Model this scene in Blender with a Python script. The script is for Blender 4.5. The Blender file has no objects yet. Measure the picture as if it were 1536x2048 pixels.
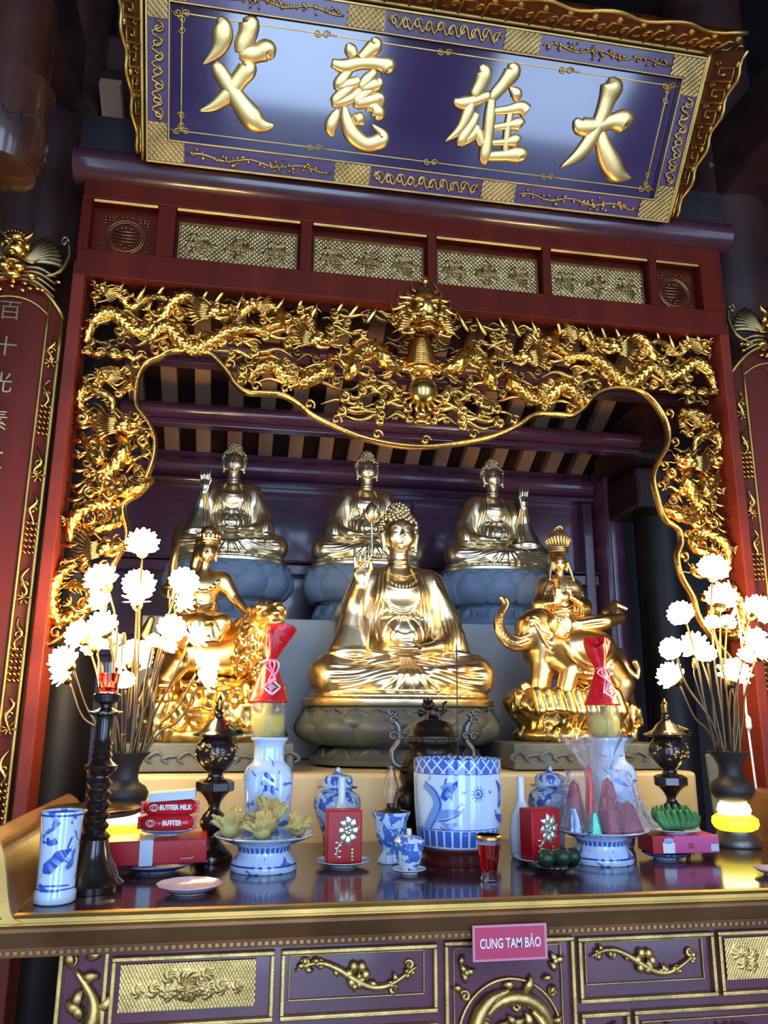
import bpy, bmesh, math, random
import numpy as np
from mathutils import Vector, Matrix, Euler
random.seed(7); rng = np.random.default_rng(7)
PI = math.pi; R = math.radians
scene = bpy.context.scene
COL = scene.collection

# ---------------------------------------------------------------- camera
FPX = 1600.0; PITCH = R(14.07); ROLL = R(0.38); YAW = R(9.96)
CAM = np.array([-0.538, 0.0, 1.6])
_fw = np.array([math.sin(YAW)*math.cos(PITCH), math.cos(YAW)*math.cos(PITCH), math.sin(PITCH)])
_r0 = np.array([math.cos(YAW), -math.sin(YAW), 0.0]); _u0 = np.cross(_r0, _fw)
_rt = _r0*math.cos(ROLL) + _u0*math.sin(ROLL); _up = np.cross(_rt, _fw)
cd = bpy.data.cameras.new('camera'); cam = bpy.data.objects.new('camera', cd); COL.objects.link(cam)
cd.sensor_fit = 'VERTICAL'; cd.sensor_height = 36.0; cd.lens = 36.0*FPX/2048.0; cd.clip_start = 0.05; cd.clip_end = 200
m = Matrix.Identity(4)
for i in range(3):
    m[i][0] = _rt[i]; m[i][1] = _up[i]; m[i][2] = -_fw[i]; m[i][3] = CAM[i]
cam.matrix_world = m
scene.camera = cam

# ---------------------------------------------------------------- light and exposure
scene.view_settings.view_transform = 'Standard'; scene.view_settings.look = 'None'
scene.view_settings.gamma = 1.0; scene.view_settings.use_curve_mapping = False
scene.view_settings.exposure = 0.0
W = bpy.data.worlds.new('daylight'); scene.world = W; W.use_nodes = True
bg = W.node_tree.nodes['Background']; bg.inputs[0].default_value = (0.42, 0.60, 1.0, 1); bg.inputs[1].default_value = 1.0
def area(name, loc, rot, sx, sy, power, color):
    l = bpy.data.lights.new(name, 'AREA'); l.shape = 'RECTANGLE'; l.size = sx; l.size_y = sy; l.energy = power; l.color = color
    o = bpy.data.objects.new(name, l); COL.objects.link(o); o.location = loc; o.rotation_euler = rot
    return o
# daylight coming in through the three open doorways of the hall behind the viewer
for dx, wd, pw in ((-2.6, 1.3, 90), (-0.25, 1.3, 150), (2.1, 1.3, 110), (3.85, .7, 35)):
    area('doorway_daylight', (dx, -2.32, 2.12), (R(90), 0, 0), wd, 4.2, pw, (0.46, 0.66, 1.0))

# ---------------------------------------------------------------- helpers: picture plane to world
def ray(px, py):
    return _fw + _rt*((px-768)/FPX) + _up*((1024-py)/FPX)
def at(px, py, Y):
    d = ray(px, py); return CAM + d*((Y-CAM[1])/d[1])
def atz(px, py, Z):
    d = ray(px, py); return CAM + d*((Z-CAM[2])/d[2])
def mpp(P):
    return float((np.array(P)-CAM) @ _fw)/FPX

def spl(pts, n=8, closed=False):
    """Catmull-Rom through pts (any dimension)"""
    P = np.array(pts, float)
    if closed: P = np.vstack([P[-1], P, P[0], P[1]])
    else: P = np.vstack([2*P[0]-P[1], P, 2*P[-1]-P[-2]])
    out = []
    t = np.arange(n)/n; t = t[:, None]
    for i in range(1, len(P)-2):
        a, b, c, d = P[i-1], P[i], P[i+1], P[i+2]
        out.append(0.5*((2*b) + (c-a)*t + (2*a-5*b+4*c-d)*t**2 + (3*b-a-3*c+d)*t**3))
    out = np.vstack(out)
    if not closed: out = np.vstack([out, P[-2]])
    return out

class MB:
    """collects shapes into one mesh"""
    def __init__(s): s.v = []; s.f = []; s.n = 0
    def add(s, v, f):
        v = np.asarray(v, float).reshape(-1, 3); k = s.n
        s.v.append(v); s.f.extend([tuple(int(i)+k for i in q) for q in f]); s.n += len(v); return s
    def box(s, c, size, rot=None):
        x, y, z = [q/2 for q in size]
        v = np.array([(-x,-y,-z),(x,-y,-z),(x,y,-z),(-x,y,-z),(-x,-y,z),(x,-y,z),(x,y,z),(-x,y,z)])
        if rot is not None: v = v @ np.array(Euler(rot).to_matrix()).T
        return s.add(v+np.array(c), [(0,3,2,1),(4,5,6,7),(0,1,5,4),(1,2,6,5),(2,3,7,6),(3,0,4,7)])
    def lathe(s, prof, n=24, c=(0,0,0), sq=None, amp=0, lob=0, tilt=None, sxy=(1,1)):
        """profile [(r,z)] turned about z; sq = squareness exponent; amp/lob = lobed rim"""
        P = np.array(prof, float); a = np.arange(n)*2*PI/n
        ca, sa = np.cos(a), np.sin(a)
        if sq: q = (np.abs(ca)**sq+np.abs(sa)**sq)**(-1/sq)
        else: q = np.ones(n)
        q = q*(1+amp*np.cos(lob*a))
        rr = P[:, 0][:, None]*q[None]
        v = np.stack([rr*ca*sxy[0], rr*sa*sxy[1], np.repeat(P[:, 1][:, None], n, 1)], -1).reshape(-1, 3)
        if tilt is not None: v = v @ np.array(Euler(tilt).to_matrix()).T
        f = []
        for i in range(len(P)-1):
            for j in range(n):
                k = (j+1) % n; f.append((i*n+j, i*n+k, (i+1)*n+k, (i+1)*n+j))
        if P[0, 0] > 1e-6: f.append(tuple(range(n-1, -1, -1)))
        if P[-1, 0] > 1e-6: f.append(tuple((len(P)-1)*n+j for j in range(n)))
        return s.add(v+np.array(c), f)
    def tube(s, pts, rad, n=6, flat=(1, 1), up=(0, -1, 0), closed=False, bump=None, cap=True):
        """swept ellipse; flat=(across, along up)"""
        P = np.array(pts, float); m = len(P)
        r = np.full(m, rad, float) if np.isscalar(rad) else np.interp(np.linspace(0, 1, m), np.linspace(0, 1, len(rad)), rad)
        T = np.gradient(P, axis=0) if not closed else np.roll(P, -1, 0)-np.roll(P, 1, 0)
        T /= (np.linalg.norm(T, axis=1)[:, None]+1e-12)
        u = np.array(up, float)
        S = np.cross(T, u); l = np.linalg.norm(S, axis=1)
        for i in range(m):
            if l[i] < .05: S[i] = S[i-1] if i else np.cross(T[i], (0.3, .2, .9))
        S /= (np.linalg.norm(S, axis=1)[:, None]+1e-12)
        U = np.cross(S, T)
        a = np.arange(n)*2*PI/n
        rr = r[:, None]*np.ones(n)[None]
        if bump is not None: rr = rr*bump(np.arange(m)[:, None], np.arange(n)[None])
        v = P[:, None]+S[:, None]*(rr*np.cos(a)*flat[0])[..., None]+U[:, None]*(rr*np.sin(a)*flat[1])[..., None]
        f = []
        for i in range(m-1 if not closed else m):
            i2 = (i+1) % m
            for j in range(n):
                k = (j+1) % n; f.append((i*n+j, i*n+k, i2*n+k, i2*n+j))
        if cap and not closed:
            f.append(tuple(range(n-1, -1, -1))); f.append(tuple((m-1)*n+j for j in range(n)))
        return s.add(v.reshape(-1, 3), f)
    def ell(s, c, r, rot=None, n=10, m=6):
        th = np.linspace(0, PI, m+1)[1:-1]; a = np.arange(n)*2*PI/n
        v = [(0, 0, -1)]+[(math.sin(t)*math.cos(b), math.sin(t)*math.sin(b), -math.cos(t)) for t in th for b in a]+[(0, 0, 1)]
        v = np.array(v)*np.array(r if not np.isscalar(r) else (r, r, r))
        if rot is not None: v = v @ np.array(Euler(rot).to_matrix()).T
        f = [(0, 1+(j+1) % n, 1+j) for j in range(n)]
        for i in range(m-2):
            for j in range(n):
                k = (j+1) % n; f.append((1+i*n+j, 1+i*n+k, 1+(i+1)*n+k, 1+(i+1)*n+j))
        L = len(v)-1; b0 = 1+(m-2)*n
        f += [(b0+j, b0+(j+1) % n, L) for j in range(n)]
        return s.add(v+np.array(c), f)
    def prism(s, poly, y0, y1):
        """polygon in xz extruded along y (front y0)"""
        n = len(poly); v = [(p[0], y0, p[1]) for p in poly]+[(p[0], y1, p[1]) for p in poly]
        return s.add(v, [tuple(range(n)), tuple(range(2*n-1, n-1, -1))]+[(i, n+i, n+(i+1) % n, (i+1) % n) for i in range(n)])
    def relief(s, x0, x1, z0, z1, nx, nz, fn, y=0.0, back=0.01):
        """height field facing -y: fn(X,Z)->height towards the viewer"""
        X, Z = np.meshgrid(np.linspace(x0, x1, nx), np.linspace(z0, z1, nz), indexing='ij')
        H = fn(X, Z); V = np.stack([X, y-H, Z], -1).reshape(-1, 3)
        i, j = np.meshgrid(np.arange(nx-1), np.arange(nz-1), indexing='ij'); a = (i*nz+j).ravel()
        f = np.stack([a, a+nz, a+nz+1, a+1], 1)
        s.add(V, f.tolist())
        return s
    def xf(s, M):
        M = np.array(M); s.v = [q @ M[:3, :3].T+M[:3, 3] for q in s.v]; return s

def mesh_np(name, v, f):
    v = np.asarray(v, np.float32); f = np.asarray(f, np.int32)
    me = bpy.data.meshes.new(name); me.vertices.add(len(v)); me.vertices.foreach_set('co', v.ravel())
    k = f.shape[1]; me.loops.add(f.size); me.loops.foreach_set('vertex_index', f.ravel())
    me.polygons.add(len(f)); me.polygons.foreach_set('loop_start', np.arange(0, f.size, k, dtype=np.int32))
    me.update(calc_edges=True); me.validate()
    return me

def obj(name, mb, mat, parent=None, smooth=True, bevel=0, loc=None, rot=None, label=None, kind=None, angle=None):
    if isinstance(mb, MB):
        me = bpy.data.meshes.new(name); me.from_pydata(np.vstack(mb.v).tolist(), [], mb.f); me.update()
    else: me = mb
    o = bpy.data.objects.new(name, me); COL.objects.link(o)
    if mat is not None and len(me.materials) == 0: me.materials.append(mat)
    if smooth:
        me.polygons.foreach_set('use_smooth', np.ones(len(me.polygons), bool))
        if angle: me.set_sharp_from_angle(angle=R(angle))
    if parent is not None: o.parent = parent
    if loc is not None: o.location = loc
    if rot is not None: o.rotation_euler = rot
    if bevel:
        b = o.modifiers.new('bevel', 'BEVEL'); b.width = bevel; b.segments = 2; b.limit_method = 'ANGLE'
    if label: o['label'] = label
    if kind: o['kind'] = kind
    return o
def tag(o, label, cat, group=None):
    o['label'] = label; o['category'] = cat
    if group: o['group'] = group
    return o
def thing(name, label, cat, loc=(0, 0, 0), rot=(0, 0, 0), group=None, scale=None):
    o = bpy.data.objects.new(name, None); COL.objects.link(o); o.empty_display_size = .05
    o.location = loc; o.rotation_euler = rot
    if scale: o.scale = (scale,)*3
    return tag(o, label, cat, group)
def struct(name, mb, mat, **k):
    return obj(name, mb, mat, kind='structure', **k)
def copy_tree(o, parent=None):
    c = o.copy(); COL.objects.link(c); c.parent = parent
    for ch in list(o.children): copy_tree(ch, c)
    return c

# ---------------------------------------------------------------- distance-field sculpting
class Vol:
    def __init__(s, lo, hi, h):
        s.lo = np.array(lo, float); s.h = h
        s.n = np.ceil((np.array(hi, float)-s.lo)/h).astype(int)+1
        s.d = np.full(s.n, 0.5, np.float32)
        s.ax = [(s.lo[i]+h*np.arange(s.n[i])).astype(np.float32) for i in range(3)]
    def put(s, fn, lo, hi, k=0.01, sub=False, pad=None):
        pad = pad or k+2.5*s.h; sl = []; g = []
        for i in range(3):
            a = max(0, int((lo[i]-pad-s.lo[i])/s.h)); b = min(s.n[i], int((hi[i]+pad-s.lo[i])/s.h)+2)
            if b <= a: return s
            sl.append(slice(a, b)); shp = [1, 1, 1]; shp[i] = b-a; g.append(s.ax[i][a:b].reshape(shp))
        v = fn(*g); A = s.d[tuple(sl)]
        if sub: A = -A
        q = np.clip(.5+.5*(v-A)/k, 0, 1); o = v*(1-q)+A*q-k*q*(1-q)
        s.d[tuple(sl)] = -o if sub else o
        return s
    def e(s, c, r, k=.015, rot=None, sub=False):
        c = np.array(c, np.float32); r = np.array(r if not np.isscalar(r) else (r, r, r), np.float32); mr = float(r.max())
        M = None if rot is None else np.array(Euler(rot).to_matrix()).T
        ext = r if rot is None else np.array([mr]*3)
        def fn(X, Y, Z):
            x, y, z = X-c[0], Y-c[1], Z-c[2]
            if M is not None:
                x, y, z = (M[0][0]*x+M[0][1]*y+M[0][2]*z, M[1][0]*x+M[1][1]*y+M[1][2]*z, M[2][0]*x+M[2][1]*y+M[2][2]*z)
            k0 = np.sqrt((x/r[0])**2+(y/r[1])**2+(z/r[2])**2); k1 = np.sqrt((x/r[0]**2)**2+(y/r[1]**2)**2+(z/r[2]**2)**2)+1e-6
            return k0*(k0-1)/k1
        return s.put(fn, c-ext, c+ext, k, sub)
    def c(s, a, b, ra, rb=None, k=.015, sub=False, fy=1.0, pad=None):
        rb = ra if rb is None else rb; a = np.array(a, np.float32); b = np.array(b, np.float32); ab = b-a; L = float(ab@ab)+1e-9; m = max(ra, rb)
        def fn(X, Y, Z):
            x, y, z = X-a[0], Y-a[1], Z-a[2]
            t = np.clip((x*ab[0]+y*ab[1]+z*ab[2])/L, 0, 1)
            return np.sqrt((x-t*ab[0])**2+((y-t*ab[1])*fy)**2+(z-t*ab[2])**2)-(ra+(rb-ra)*t)
        return s.put(fn, np.minimum(a, b)-m, np.maximum(a, b)+m, k, sub, pad)
    def ch(s, pts, r, k=.01, sub=False):
        P = np.array(pts, float); rr = np.full(len(P), r) if np.isscalar(r) else np.interp(np.linspace(0, 1, len(P)), np.linspace(0, 1, len(r)), r)
        if len(P) == 2: return s.c(P[0], P[1], float(rr[0]), float(rr[1]), k, sub)
        m = float(max(rr)); lo = P.min(0)-m; hi = P.max(0)+m; pad = k+2.5*s.h; o = []; n = []
        for i in range(3):
            a = max(0, int((lo[i]-pad-s.lo[i])/s.h)); b = min(s.n[i], int((hi[i]+pad-s.lo[i])/s.h)+2)
            if b-a < 2: return s
            o.append(a); n.append(b-a)
        T = Vol.__new__(Vol); T.h = s.h; T.lo = np.array([s.ax[i][o[i]] for i in range(3)]); T.n = np.array(n); T.ax = [s.ax[i][o[i]:o[i]+n[i]] for i in range(3)]
        T.d = np.full(n, .5, np.float32)
        for i in range(len(P)-1): T.c(P[i], P[i+1], float(rr[i]), float(rr[i+1]), 1e-5, pad=pad)
        sl = tuple(slice(o[i], o[i]+n[i]) for i in range(3)); A = s.d[sl]; v = T.d
        if sub: A = -A
        q = np.clip(.5+.5*(v-A)/k, 0, 1); r_ = v*(1-q)+A*q-k*q*(1-q)
        s.d[sl] = -r_ if sub else r_
        return s
    def front(s, x, z):
        """y of the surface as seen from -y"""
        fi = np.clip((x-s.lo[0])/s.h, 0, s.n[0]-1.001); fk = np.clip((z-s.lo[2])/s.h, 0, s.n[2]-1.001); i, k = int(fi), int(fk); fi -= i; fk -= k
        col = (s.d[i, :, k]*(1-fi)+s.d[i+1, :, k]*fi)*(1-fk)+(s.d[i, :, k+1]*(1-fi)+s.d[i+1, :, k+1]*fi)*fk; w = np.nonzero(col < 0)[0]
        if len(w) == 0: return None
        j = w[0]
        if j == 0: return float(s.lo[1])
        a, b = col[j-1], col[j]; return float(s.lo[1]+s.h*(j-1+a/(a-b)))
    def fold(s, xz, r=.006, k=.006, n=6, sub=False, off=0.0):
        """raised (or cut) line laid on the front surface along a curve given in x,z"""
        P = spl(xz, n); Q = []
        for x, z in P:
            y = s.front(x, z)
            if y is not None: Q.append((x, y+off, z))
        if len(Q) > 1:
            Q = np.array(Q)
            for _ in range(4 if len(Q) > 4 else 0): Q[1:-1, 1] = (Q[:-2, 1]+Q[1:-1, 1]+Q[2:, 1])/3
            m = len(Q); rr = r*np.clip(np.minimum(np.arange(m)+1, m-np.arange(m))/3.0, .35, 1)
            s.ch(Q, rr.tolist(), k, sub)
        return s
    def mesh(s, name):
        d = s.d; S = d < 0
        n = np.array(d.shape)-1
        cnt = np.zeros(n, np.int8)
        offs = [(i, j, k) for i in (0, 1) for j in (0, 1) for k in (0, 1)]
        for o in offs: cnt += S[o[0]:o[0]+n[0], o[1]:o[1]+n[1], o[2]:o[2]+n[2]]
        act = (cnt > 0) & (cnt < 8); ijk = np.argwhere(act)
        idx = np.full(n, -1, np.int32); idx[act] = np.arange(len(ijk))
        acc = np.zeros((len(ijk), 3)); c = np.zeros(len(ijk))
        for a in offs:
            for ax in range(3):
                if a[ax]: continue
                b = list(a); b[ax] = 1
                va = d[ijk[:, 0]+a[0], ijk[:, 1]+a[1], ijk[:, 2]+a[2]]; vb = d[ijk[:, 0]+b[0], ijk[:, 1]+b[1], ijk[:, 2]+b[2]]
                mm = (va < 0) != (vb < 0); t = np.where(mm, va/(va-vb+1e-12), 0)
                p = np.zeros((len(ijk), 3)); p[:] = a; p[:, ax] += t
                acc += p*mm[:, None]; c += mm
        V = (acc/c[:, None]+ijk)*s.h+s.lo
        F = []
        for ax in range(3):
            o1, o2 = [(1, 2), (2, 0), (0, 1)][ax]
            sl0 = [slice(1, -1)]*3; sl1 = [slice(1, -1)]*3
            sl0[ax] = slice(0, -1); sl1[ax] = slice(1, None)
            A = S[tuple(sl0)]; B = S[tuple(sl1)]
            for flip, M in ((False, A & ~B), (True, ~A & B)):
                e = np.argwhere(M)
                if not len(e): continue
                q = e+1; q[:, ax] -= 1
                def ci(d1, d2):
                    w = q.copy(); w[:, o1] -= d1; w[:, o2] -= d2; return idx[w[:, 0], w[:, 1], w[:, 2]]
                quad = np.stack([ci(1, 1), ci(0, 1), ci(0, 0), ci(1, 0)], 1)
                if flip: quad = quad[:, ::-1]
                F.append(quad)
        F = np.vstack(F); F = F[(F >= 0).all(1)]
        return mesh_np(name, V, F)
# ---------------------------------------------------------------- materials
def mat(name, col, rough=.5, metal=0.0, coat=0.0, bump=0.0, bscale=60, var=0.0, vscale=8, emis=None, estr=0, alpha=None, trans=0, ior=1.45, col2=None, crev=None, tex='noise', stretch=None, spec=None, sss=0):
    M = bpy.data.materials.new(name); M.use_nodes = True; nt = M.node_tree; N = nt.nodes; Lk = nt.links
    b = N['Principled BSDF']; b.inputs['Base Color'].default_value = (*col, 1); b.inputs['Roughness'].default_value = rough
    b.inputs['Metallic'].default_value = metal; b.inputs['Coat Weight'].default_value = coat; b.inputs['Coat Roughness'].default_value = .08
    b.inputs['Transmission Weight'].default_value = trans; b.inputs['IOR'].default_value = ior
    if spec is not None: b.inputs['Specular IOR Level'].default_value = spec
    if alpha is not None: b.inputs['Alpha'].default_value = alpha
    tc = N.new('ShaderNodeTexCoord'); vec = tc.outputs['Object']
    if stretch:
        mp = N.new('ShaderNodeMapping'); mp.inputs['Scale'].default_value = stretch; Lk.new(vec, mp.inputs['Vector']); vec = mp.outputs[0]
    src = None
    if var or col2:
        nz = N.new('ShaderNodeTexNoise'); nz.inputs['Scale'].default_value = vscale; nz.inputs['Detail'].default_value = 5
        Lk.new(vec, nz.inputs['Vector'])
        mx = N.new('ShaderNodeMix'); mx.data_type = 'RGBA'
        c2 = col2 if col2 else tuple(c*(1-var) for c in col); c1 = col if col2 else tuple(min(1, c*(1+var*.5)) for c in col)
        mx.inputs[6].default_value = (*c1, 1); mx.inputs[7].default_value = (*c2, 1)
        mr = N.new('ShaderNodeMapRange'); mr.inputs[1].default_value = .35; mr.inputs[2].default_value = .65
        Lk.new(nz.outputs[0], mr.inputs[0]); Lk.new(mr.outputs[0], mx.inputs[0]); src = mx.outputs[2]
    if crev is not None:
        g = N.new('ShaderNodeNewGeometry'); cr = N.new('ShaderNodeMapRange')
        cr.inputs[1].default_value = .44; cr.inputs[2].default_value = .50
        Lk.new(g.outputs['Pointiness'], cr.inputs[0])
        mx2 = N.new('ShaderNodeMix'); mx2.data_type = 'RGBA'; mx2.inputs[6].default_value = (*crev, 1)
        if src: Lk.new(src, mx2.inputs[7])
        else: mx2.inputs[7].default_value = (*col, 1)
        Lk.new(cr.outputs[0], mx2.inputs[0]); src = mx2.outputs[2]
    if src: Lk.new(src, b.inputs['Base Color'])
    if bump:
        if tex == 'voro':
            t = N.new('ShaderNodeTexVoronoi'); t.inputs['Scale'].default_value = bscale; out = t.outputs['Distance']
        else:
            t = N.new('ShaderNodeTexNoise'); t.inputs['Scale'].default_value = bscale; t.inputs['Detail'].default_value = 4; out = t.outputs[0]
        Lk.new(vec, t.inputs['Vector'])
        bp = N.new('ShaderNodeBump'); bp.inputs['Strength'].default_value = bump; bp.inputs['Distance'].default_value = .004
        Lk.new(out, bp.inputs['Height']); Lk.new(bp.outputs[0], b.inputs['Normal'])
    if emis: b.inputs['Emission Color'].default_value = (*emis, 1); b.inputs['Emission Strength'].default_value = estr
    return M
GOLD = mat('carved_gold_leaf', (.80, .44, .11), .22, 1, bump=.25, bscale=90, var=.35, vscale=14)
GOLDF = mat('relief_gold', (.62, .40, .13), .42, 1, bump=.2, bscale=160, var=.3, vscale=20)
GOLDD = mat('recess_shade_gold', (.36, .20, .06), .28, 1, bump=.3, bscale=90, var=.5, vscale=14)  # darker gold for the set-back wisps: recess shade put into the colour
BROC = mat('brocade_gold', (.42, .26, .09), .5, 1, var=.25, vscale=20)
GOLDC = mat('satin_gold_lettering', (.95, .64, .24), .4, 1, bump=.04, bscale=70)
GOLDT = mat('moulding_gold', (.58, .34, .09), .42, 1, bump=.08, bscale=50, var=.25)
BRONZEG = mat('statue_gold_pale', (.92, .78, .50), .33, 1, bump=.03, bscale=40, var=.10, vscale=6)
BRONZEM = mat('statue_gold_warm', (.92, .72, .42), .33, 1, bump=.03, bscale=40, var=.12, vscale=5)
BRONZEW = mat('statue_gold_deep', (.90, .60, .25), .32, 1, bump=.12, bscale=45, var=.3, vscale=12)
ROCKG = mat('gilded_rock', (.88, .56, .20), .3, 1, bump=.7, bscale=28, var=.5, vscale=16)
RED = mat('red_lacquer', (.105, .011, .005), .42, 0, coat=.0, spec=.16, bump=.05, bscale=14, stretch=(1, 1, .12), var=.25)
REDP = mat('post_lacquer', (.17, .022, .012), .42, 0, coat=.0, spec=.2, var=.2, bump=.04, bscale=14)
BROWN = mat('dark_stained_wood', (.045, .016, .014), .38, 0, coat=.15, bump=.12, bscale=16, stretch=(.15, 1, 1), var=.4)
BLACKW = mat('near_black_wood', (.016, .010, .010), .5, 0, bump=.1, bscale=20, var=.4)
WALLW = mat('wall_panel_wood', (.13, .042, .080), .26, 0, coat=.6, bump=.10, bscale=9, stretch=(.25, 1, 1.6), var=.35, vscale=5)
PLAQUE = mat('plaque_lacquer', (.034, .014, .060), .13, 0, coat=1.0, bump=.015, bscale=8)
PLAQUE.node_tree.nodes['Principled BSDF'].inputs['Coat IOR'].default_value = 1.75
PURPLE = mat('altar_front_lacquer', (.10, .020, .036), .3, 0, coat=.3, var=.2, bump=.04, bscale=20)
TABLE = mat('table_top_lacquer', (.045, .014, .016), .15, 0, coat=.2, bump=.012, bscale=22, var=.3)
RAFT = mat('rafter_wood', (.50, .27, .16), .6, var=.3, vscale=4, bump=.1, bscale=12)
DECK = mat('roof_deck_wood', (.035, .012, .010), .6, var=.3)
TILE = mat('floor_tile', (.24, .23, .23), .22, var=.15)
PLAST = mat('plaster_wall', (.27, .26, .25), .85, var=.15)
STONEB = mat('daylight_blued_stone', (.19, .25, .33), .6, bump=.25, bscale=70, var=.18, vscale=9)  # grey stone with the blue of the daylight put into its base colour
STONED = mat('dark_green_stone', (.075, .078, .062), .45, bump=.3, bscale=50, var=.35, vscale=7)
STONES = mat('carved_grey_slab', (.12, .125, .115), .6, bump=.3, bscale=60, var=.3)
WHITEF = mat('white_plinth_paint', (.46, .47, .46), .55, var=.06, vscale=3)
CREAM = mat('cream_platform_tile', (.62, .50, .30), .38, var=.08, vscale=3)
WOODBK = mat('turned_ebony', (.018, .009, .007), .22, coat=.5, bump=.1, bscale=60)
BRONZE = mat('dark_bronze', (.045, .030, .024), .32, .75, bump=.15, bscale=60, var=.3)
BRONZEL = mat('worn_bronze_grey', (.17, .16, .14), .4, .8, bump=.1, bscale=80)
BRASS = mat('polished_brass', (.35, .22, .07), .22, 1, bump=.1, bscale=40)
POT = mat('brown_iron_vase', (.042, .032, .028), .5, .3, bump=.1, bscale=60)
PORC = mat('white_porcelain', (.62, .66, .70), .12, coat=.6)
REDPL = mat('red_gloss_wrap', (.55, .012, .02), .22, coat=.5, bump=.1, bscale=60)
REDBOX = mat('red_printed_card', (.42, .008, .014), .34, coat=.05, spec=.3)
PINK = mat('pink_printed_card', (.60, .07, .22), .35)
LBLUE = mat('pale_card', (.50, .58, .68), .4)
PAPER = mat('white_print', (.75, .75, .72), .5)
CITRON = mat('yellow_green_citron_skin', (.60, .47, .16), .5, bump=.4, bscale=90, var=.2, vscale=30)
GREEN = mat('green_banana_skin', (.055, .20, .06), .4, var=.3, vscale=14)
DGREEN = mat('dark_green_fruit_skin', (.02, .055, .02), .35, var=.4, vscale=20)
FOILR = mat('magenta_foil', (.30, .003, .018), .3, .2, bump=.5, bscale=35)
FOILO = mat('orange_red_foil', (.65, .05, .02), .25, .5, bump=.5, bscale=35)
FOILB = mat('silver_blue_foil', (.30, .36, .60), .18, .9, bump=1, bscale=60)
FOILG = mat('green_foil', (.05, .50, .28), .2, .8, bump=1, bscale=60)
SIGNP = mat('sign_pink_border', (.62, .20, .26), .35)
SIGNR = mat('sign_red_face', (.50, .03, .08), .35)
WHITEC = mat('white_cable_plastic', (.62, .60, .58), .45)
BOARDG = mat('grey_leaning_board', (.10, .105, .09), .5)
CLOTH = mat('pink_dish_glaze', (.55, .42, .48), .2, coat=.4)
def glass(name, col, rough=0.0, ior=1.45, alpha=None):
    M = mat(name, col, rough, trans=1, ior=ior); return M
GLASS = glass('clear_glass', (.98, .98, .98), .02, 1.3)
REDG = glass('red_oil', (.95, .02, .01), .05, 1.33)
def film(name, col, a):
    M = bpy.data.materials.new(name); M.use_nodes = True; nt = M.node_tree; N = nt.nodes; L = nt.links
    for n in list(N): N.remove(n)
    o = N.new('ShaderNodeOutputMaterial'); t = N.new('ShaderNodeBsdfTransparent'); g = N.new('ShaderNodeBsdfGlossy'); d = N.new('ShaderNodeBsdfDiffuse')
    g.inputs['Roughness'].default_value = .12; d.inputs['Color'].default_value = (*col, 1); t.inputs['Color'].default_value = (.97, .97, 1, 1)
    m1 = N.new('ShaderNodeMixShader'); m2 = N.new('ShaderNodeMixShader'); m1.inputs[0].default_value = .45
    L.new(d.outputs[0], m1.inputs[1]); L.new(g.outputs[0], m1.inputs[2]); m2.inputs[0].default_value = a
    L.new(t.outputs[0], m2.inputs[1]); L.new(m1.outputs[0], m2.inputs[2]); L.new(m2.outputs[0], o.inputs[0])
    nz = N.new('ShaderNodeTexNoise'); nz.inputs['Scale'].default_value = 26; bp = N.new('ShaderNodeBump'); bp.inputs['Strength'].default_value = 1; bp.inputs['Distance'].default_value = .02
    L.new(nz.outputs[0], bp.inputs['Height']); L.new(bp.outputs[0], g.inputs['Normal'])
    return M
FILM = film('clear_cellophane', (.7, .72, .8), .10)
REDFILM = mat('red_cellophane', (.62, .008, .015), .3, coat=.2, bump=.5, bscale=45)
JARPL = film('clear_jar_plastic', (.6, .68, .7), .22)
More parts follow.
